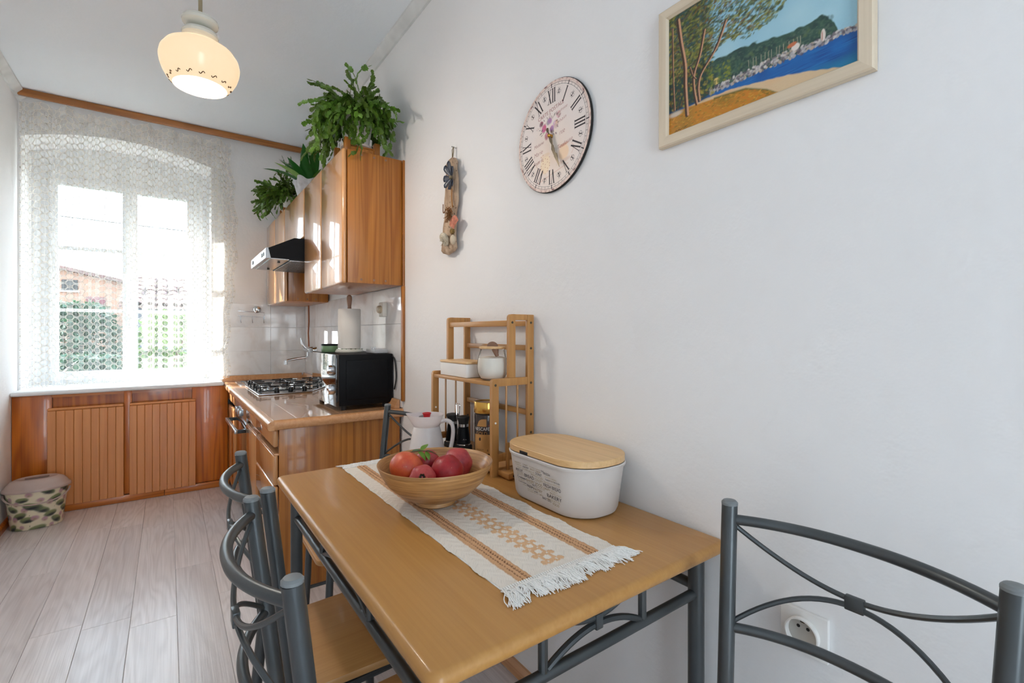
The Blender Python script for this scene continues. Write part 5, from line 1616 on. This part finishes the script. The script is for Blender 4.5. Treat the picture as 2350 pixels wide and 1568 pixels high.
t = NT('bulb'); t.b.inputs['Emission Color'].default_value = (1.0, .88, .72, 1); t.b.inputs['Emission Strength'].default_value = 6.0
g = G().lathe([(.004, .028), (.022, .036), (.030, .055), (.026, .080), (.014, .105), (.013, .145)], 24); g.build('bulb', t.m, lp)
pl = bpy.data.lights.new('lamp_light', 'POINT'); pl.energy = 10.5; pl.color = (1.0, .91, .80); pl.shadow_soft_size = .07
plo = bpy.data.objects.new('lamp_light', pl); col.objects.link(plo); plo.location = (.093, 2.0, 2.062)

# ------------------------------------------------------------------ plants on the cupboards
def segment(L, w):
    o = [(0, 0), (.34 * w, .10 * L), (.42 * w, .30 * L), (.54 * w, .36 * L), (.40 * w, .46 * L), (.52 * w, .66 * L), (.60 * w, .74 * L), (.40 * w, .84 * L), (.34 * w, 1.02 * L), (.12 * w, .97 * L)]
    return o
def branch(g, p, d, n, rr, droop, L0=.036, xmax=.978, zmin=None, box=None, depth=0):
    p = Vector(p); d = Vector(d).normalized()
    roll = rr.uniform(0, 6.28)
    for k in range(n):
        L = L0 * rr.uniform(.75, 1.2); w = L * rr.uniform(.58, .78)
        side = d.cross(Vector((math.cos(roll), math.sin(roll), .3))).normalized()
        nrm = d.cross(side).normalized()
        o = segment(L, w)
        base = len(g.v)
        R_ = [p + side * a + d * b + nrm * (.0025 * (a / w)) for a, b in o]; L_ = [p - side * a + d * b + nrm * (.0025 * (a / w)) for a, b in o[1:]]
        pts = R_ + list(reversed(L_))
        g.v.append(tuple(p + d * (L * .5) - nrm * .0016)); g.v.extend(tuple(q) for q in pts)
        m = len(pts)
        for i in range(m): g.f.append((base, base + 1 + i, base + 1 + (i + 1) % m))
        p = p + d * (L * .94)
        if depth < 2 and k > 0 and rr.random() < .26:
            branch(g, p, d + Vector((rr.uniform(-.9, .9), rr.uniform(-.9, .9), rr.uniform(-.3, .5))), max(2, (n - k) // 2), rr, droop, L0, xmax, zmin, box, depth + 1)
        d = (d + Vector((rr.uniform(-.38, .38), rr.uniform(-.38, .38), -droop * rr.uniform(.3, 1.4)))).normalized()
        if p.x > xmax - .035 and d.x > -.1: d.x = -.25; d.normalize()
        if p.x > xmax - .014: break
        if zmin is not None and p.z < zmin: break
        if box and p.z < box[2] and p.x > box[0] and p.y > box[1]: break
        roll += rr.uniform(-.6, .6)
def stand(name, label, cx, cy, z, wx, wy, h, top_gap=True):
    t = thing(name, label, 'plant stand', (cx, cy, z))
    for sx_ in (-1, 1):
        for sy_ in (-1, 1):
            G().rbox(sx_ * wx - .014, sx_ * wx + .014, sy_ * wy - .014, sy_ * wy + .014, 0, h, .002).build('leg', M['cab'], t)
    for sx_ in (-1, 1): G().rbox(sx_ * wx - .008, sx_ * wx + .008, -wy + .0145, wy - .0145, .004, .030, .002).build('rail', M['cabx'], t)
    for sy_ in (-1, 1): G().rbox(-wx + .0145, wx - .0145, sy_ * wy - .007, sy_ * wy + .007, .004, .030, .002).build('rail', M['cabx'], t)
    G().rbox(-wx + .01, wx - .01, -wy + .01, wy - .01, h - .030, h - .022, .002).build('shelf', M['cabx'], t)
    return t
CZ = 2.1035
stand('plant_stand', 'square pine plant stand on top of the tall cupboard', .795, 2.475, CZ, .075, .085, .068)
p1 = thing('christmas_cactus', 'large trailing Christmas cactus in white pot on the tall cupboard', 'potted plant', (.795, 2.475, CZ + .0465))
G().lathe([(.060, 0), (.078, .006), (.082, .014), (.080, .015), (.062, .006), (0, .005)], 36, cap1=False).build('saucer', M['terra'], p1)
G().lathe([(.058, .008), (.060, .012), (.082, .150), (.087, .152), (.087, .168), (.083, .168), (.079, .150), (0, .149)], 36, cap1=False).build('pot', M['pwhite'], p1)
rr = random.Random(21)
for k in range(120):
    a = rr.uniform(0, 2 * PI); g = G()
    tall = k < 11
    st = (.05 * math.cos(a) * rr.random(), .05 * math.sin(a) * rr.random(), .150)
    el = rr.uniform(.95, 1.35) if tall else rr.uniform(.15, 1.15)
    ax_, ay_ = math.cos(a) * math.cos(el), math.sin(a) * math.cos(el)
    if tall: ay_ -= .2
    branch(g, st, (ax_, ay_, math.sin(el)), rr.randint(6, 8) if tall else rr.randint(6, 12), rr, rr.uniform(.02, .10) if tall else rr.uniform(.18, .46), .032, .978 - .795, -.17, (-.135, -.155, -.01))
    g.build('branch', M['cactus'], p1, recalc=False, ang=.3)
for k in range(46):                                 # strands falling in front of the pot
    a = rr.uniform(PI * .85, PI * 1.75); g = G()
    el = rr.uniform(.2, .9)
    branch(g, (.07 * math.cos(a), .07 * math.sin(a), .165), (math.cos(a) * math.cos(el), math.sin(a) * math.cos(el), math.sin(el)), rr.randint(6, 9), rr, rr.uniform(.5, .85), .031, .978 - .795, -.17, (-.135, -.155, -.01))
    g.build('branch', M['cactus'], p1, recalc=False, ang=.3)
stand('plant_stand', 'small pine plant stand near the window on the far cupboard', .775, 3.99, CZ, .055, .055, .05)
p3 = thing('christmas_cactus', 'smaller trailing cactus in a pale pot nearest the window', 'potted plant', (.775, 3.99, CZ + .0285))
G().lathe([(.05, 0), (.064, .005), (.068, .012), (.066, .013), (.05, .006), (0, .005)], 32, cap1=False).build('saucer', M['terra'], p3)
G().lathe([(.046, .008), (.048, .012), (.064, .115), (.068, .117), (.068, .130), (.064, .130), (.061, .115), (0, .114)], 32, cap1=False).build('pot', M['pwhite'], p3)
rr = random.Random(5)
for k in range(80):
    a = rr.uniform(PI * .55, PI * 1.55) if k % 5 else rr.uniform(0, 6.28); g = G()
    el = rr.uniform(.1, .9)
    branch(g, (.035 * math.cos(a) * rr.random(), .035 * math.sin(a) * rr.random(), .115), (math.cos(a) * math.cos(el), math.sin(a) * math.cos(el), math.sin(el)), rr.randint(7, 11), rr, rr.uniform(.12, .32), .032, .975 - .775, -.14, (-.12, -9, .0))
    g.build('branch', M['cactus'], p3, recalc=False, ang=.3)
p2 = thing('broadleaf_plant', 'broad glossy-leaved plant in a white wrapped pot between the cacti', 'potted plant', (.790, 3.50, CZ))
G().lathe([(.050, 0), (.052, .004), (.066, .12), (.068, .125), (.064, .124), (0, .112)], 32, cap1=False).build('pot', M['pwhite'], p2)
g = G()
g.grid(64, 6, lambda s, t_: ((.060 + .030 * t_ + .010 * t_ * math.sin(s * 2 * PI * 7)) * math.cos(2 * PI * s), (.060 + .030 * t_ + .010 * t_ * math.sin(s * 2 * PI * 7)) * math.sin(2 * PI * s), .004 + .150 * t_ + .012 * t_ * math.sin(s * 2 * PI * 5 + 1)), True)
g.build('paper_wrap', soft('wrap_paper', S(232, 232, 236), .3, .4), p2, recalc=False)
rr = random.Random(13)
for k in range(18):
    a = 2 * PI * k / 18 + rr.uniform(-.2, .2)
    L = rr.uniform(.20, .29); el = rr.uniform(.6, 1.35)
    if math.cos(a) > .3: L *= .62
    lm = leaf(L, L * .16, 9, rr.uniform(.15, .45))
    lm.build('leaf', M['leafd'] if k % 5 else M['leafl'], p2, (.02 * math.cos(a), .02 * math.sin(a), .112), (rr.uniform(-.2, .2), -el, a), recalc=False)

# ------------------------------------------------------------------ waste bin
wb = thing('waste_bin', 'oval waste bin with floral print and taupe lid by the window', 'bin', (-.662, 4.155, 0), .10)
br = Raster(520, 150, L3(222, 212, 184))
rr = random.Random(17)
for q in range(26):
    x_ = (q * .0385 + rr.uniform(-.008, .008)) % 1; y_ = rr.uniform(.05, .95)
    br.path([(x_, y_ - .3), (x_ + .006, y_ - .12), (x_, y_)], .0012, L3(96, 104, 78), .9)
for q in range(84):
    x_ = (q * .5698) % 1; y_ = (q * .7549 + .04 * math.sin(q)) % 1
    if q % 2:
        rx = rr.uniform(.042, .056); br.ell(x_, y_, rx, rx * .52, rr.uniform(-.5, .5), L3(138, 148, 92), .95, .25, L3(38, 50, 58)); br.ell(x_ + .004, y_ - .035, rx * .75, rx * .32, .2, L3(26, 28, 42), .85, .7)
    else:
        rx = rr.uniform(.019, .026); br.ell(x_, y_, rx, rx * 1.0, 0, L3(172, 122, 150), .9, .4, L3(196, 160, 150)); br.ell(x_, y_ - .02, rx * .4, rx * .3, 0, L3(150, 140, 96), .8, .6)
nu_, nv_ = 260, 46
def binw(s, t_):
    a = 2 * PI * s; e = .118 + .026 * t_; f_ = .092 + .018 * t_
    return (e * math.copysign(abs(math.cos(a)) ** .85, math.cos(a)), f_ * math.copysign(abs(math.sin(a)) ** .85, math.sin(a)), .002 + .236 * t_)
g = G().grid(nu_, nv_, binw, True)
bo = g.build('body', M['binprint'], wb, recalc=False, ang=2.0)
ii = np.arange(nu_ * nv_); paint(bo.data, br.sample((ii % nu_) / nu_, (ii // nu_) / (nv_ - 1)))
g = G().lathe([(.998, .0012), (1.0, .0035)], 60, sx=.118, sy=.092); g.build('base', M['bin'], wb)
def oval(e, f_, z): return [(e * math.cos(2 * PI * k / 60), f_ * math.sin(2 * PI * k / 60), z) for k in range(60)]
g = G().loft([oval(.147, .113, .232), oval(.157, .123, .232), oval(.158, .124, .241), oval(.154, .120, .249), oval(.146, .112, .254), oval(.138, .105, .270), oval(.122, .090, .287), oval(.098, .068, .298), oval(.090, .060, .299), oval(.085, .05, .295), oval(.05, .02, .293)])
ldb = g.build('lid', M['bin'], wb, ang=1.0)
g = G().loft([oval(.055, .014, .296), oval(.056, .015, .2995), oval(.050, .010, .2985)]); g.build('lid_grip', plain('taupe_dark_grip', S(140, 118, 110), .45), ldb)  # grip in a darker taupe than the lid
hp = [(.150 * math.cos(q), -.118 * math.sin(q) if math.sin(q) > 0 else 0, .215 - .055 * math.sin(q)) for q in [PI * k / 24 for k in range(25)]]
g = G().tube([(x_ , y_ - .006, z_) for x_, y_, z_ in hp], .0055, 8, flat=.5); g.build('carry_handle', M['bin'], wb)

# ------------------------------------------------------------------ outdoors, seen through the net
GZ = -.5
struct(G().box(-14, 14, 5.2, 26, GZ - .2, GZ).build('ground', plain('garden_ground', S(90, 92, 70), .95, var=.2, vscale=3), smooth=False))
hs = thing('neighbour_house', 'peach rendered house with a low gable beyond the garden', 'house', (0, 0, 0))
peach = plain('peach_render', S(150, 112, 92), .9, var=.05, vscale=2)
g = G().prism([(-3.4, GZ), (-3.4, 2.10), (-1.72, 2.47), (.10, 2.06), (.10, GZ)], 13.0, 18.0, lambda a, b, h: (a, h, b)); g.build('wall', peach, hs, smooth=False)
rfm = plain('roof_tile_clay', S(100, 72, 66), .85, var=.2, vscale=5)
for s_ in ((-3.6, 2.055, -1.72, 2.47), (-1.72, 2.47, .28, 2.02)):
    G().prism([(s_[0], s_[1] + .005), (s_[2], s_[3] + .005), (s_[2], s_[3] + .075), (s_[0], s_[1] + .075)], 12.85, 18.1, lambda a, b, h: (a, h, b)).build('roof', rfm, hs, smooth=False)
w_ = G().box(-1.72, -1.48, 12.97, 13.02, 2.06, 2.28).build('window', M['dark'], hs, smooth=False)
G().box(-1.75, -1.45, 12.95, 12.99, 2.03, 2.06).build('window_sill', M['white'], w_, smooth=False)
G().box(-1.35, -1.05, 12.97, 13.02, 1.45, 1.95).build('door', plain('maroon_door', S(96, 36, 44), .6), hs, smooth=False)
h2 = thing('tiled_outbuilding', 'grey outbuilding with a clay tiled roof beyond the garden', 'house', (0, 0, 0))
G().box(-.55, 3.2, 10.4, 12.7, GZ, 1.68).build('wall', plain('grey_render', S(98, 100, 110), .9, var=.06, vscale=2), h2, smooth=False)
RA = math.atan2(.62, 1.7)
G().prism([(10.1, 1.66), (11.85, 2.28), (12.8, 2.0), (12.8, 1.96), (11.85, 2.24), (10.1, 1.62)], -.65, 3.3, lambda a, b, h: (h, a, b)).build('roof', rfm, h2, smooth=False)
tg = G()
for sgn in (1,):
    prof = [(.078 * math.cos(PI * k / 6), .055 * math.sin(PI * k / 6)) for k in range(7)]
    q = [(.068 * math.cos(PI * k / 6), .045 * math.sin(PI * k / 6)) for k in range(6, -1, -1)]
    tg.prism(prof + q, 0, .30, lambda a, b, h: (a, h, b + .018 * (1 - h / .3)))
tmesh = tg.mesh('roof_tile', rfm)
for i in range(10):
    for j in range(7):
        o = bpy.data.objects.new('roof_tile', tmesh); col.objects.link(o); o.parent = h2
        s_ = j * .265
        o.location = (-.58 + i * .165, 10.08 + s_ * math.cos(RA), 1.662 + s_ * math.sin(RA)); o.rotation_euler = (RA, 0, 0)
def shrub(label, x, y, r, h, n, mat, seed):
    t = thing('garden_shrub', label, 'shrub', (x, y, GZ), 0, 'garden shrubs outside the window')
    rr = random.Random(seed); g = G()
    for k in range(n):
        a = rr.uniform(0, 6.28); u = rr.random() ** .5; z = h * (.15 + .85 * rr.random())
        q = r * u * math.sqrt(max(.05, 1 - ((z / h - .5) / .56) ** 2))
        c = Vector((q * math.cos(a), q * math.sin(a), z)); s_ = rr.uniform(.04, .09)
        d1 = Vector((rr.uniform(-1, 1), rr.uniform(-1, 1), rr.uniform(-.6, .6))).normalized(); d2 = d1.cross(Vector((rr.uniform(-1, 1), rr.uniform(-1, 1), 1))).normalized()
        g.add([c - d1 * s_, c + d2 * s_ * .45, c + d1 * s_, c - d2 * s_ * .45], [(0, 1, 2, 3)])
    g.build('foliage', mat, t, smooth=False, recalc=False, kind='stuff')
    g = G()
    for k in range(5): g.tube([(0, 0, 0), (rr.uniform(-.2, .2) * r, rr.uniform(-.2, .2) * r, h * .4), (rr.uniform(-.6, .6) * r, rr.uniform(-.6, .6) * r, h * .8)], [.03, .02, .008], 6)
    g.build('stems', M['twig'], t)
gd = soft('shrub_leaf', S(36, 70, 40), .3, .6); gl2 = soft('shrub_leaf_light', S(92, 124, 44), .3, .6)
shrub('dark green garden shrub outside the left casement', -.92, 8.5, .5, 2.10, 2600, gd, 1)
shrub('bright green garden shrub outside the right casement', -.02, 8.0, .42, 2.0, 2000, gl2, 2)
shrub('low dark garden shrub in front of the grey outbuilding', 1.0, 8.6, .55, 1.75, 1600, gd, 3)
shrub('low yellow-green garden shrub in front of the peach house', -2.3, 9.8, .5, 2.1, 1200, gl2, 4)
shrub('low dark garden shrub close below the window sill', -.7, 7.0, .45, 1.45, 2000, gd, 5)
g = G().tube([(-8, 9.0, 3.0), (-3, 9, 2.86), (2, 9.0, 2.76), (7, 9, 2.8)], .006, 6)
tag(g.build('overhead_wire', M['blackmat']), 'thin overhead wire crossing the sky outside the window', 'wire')
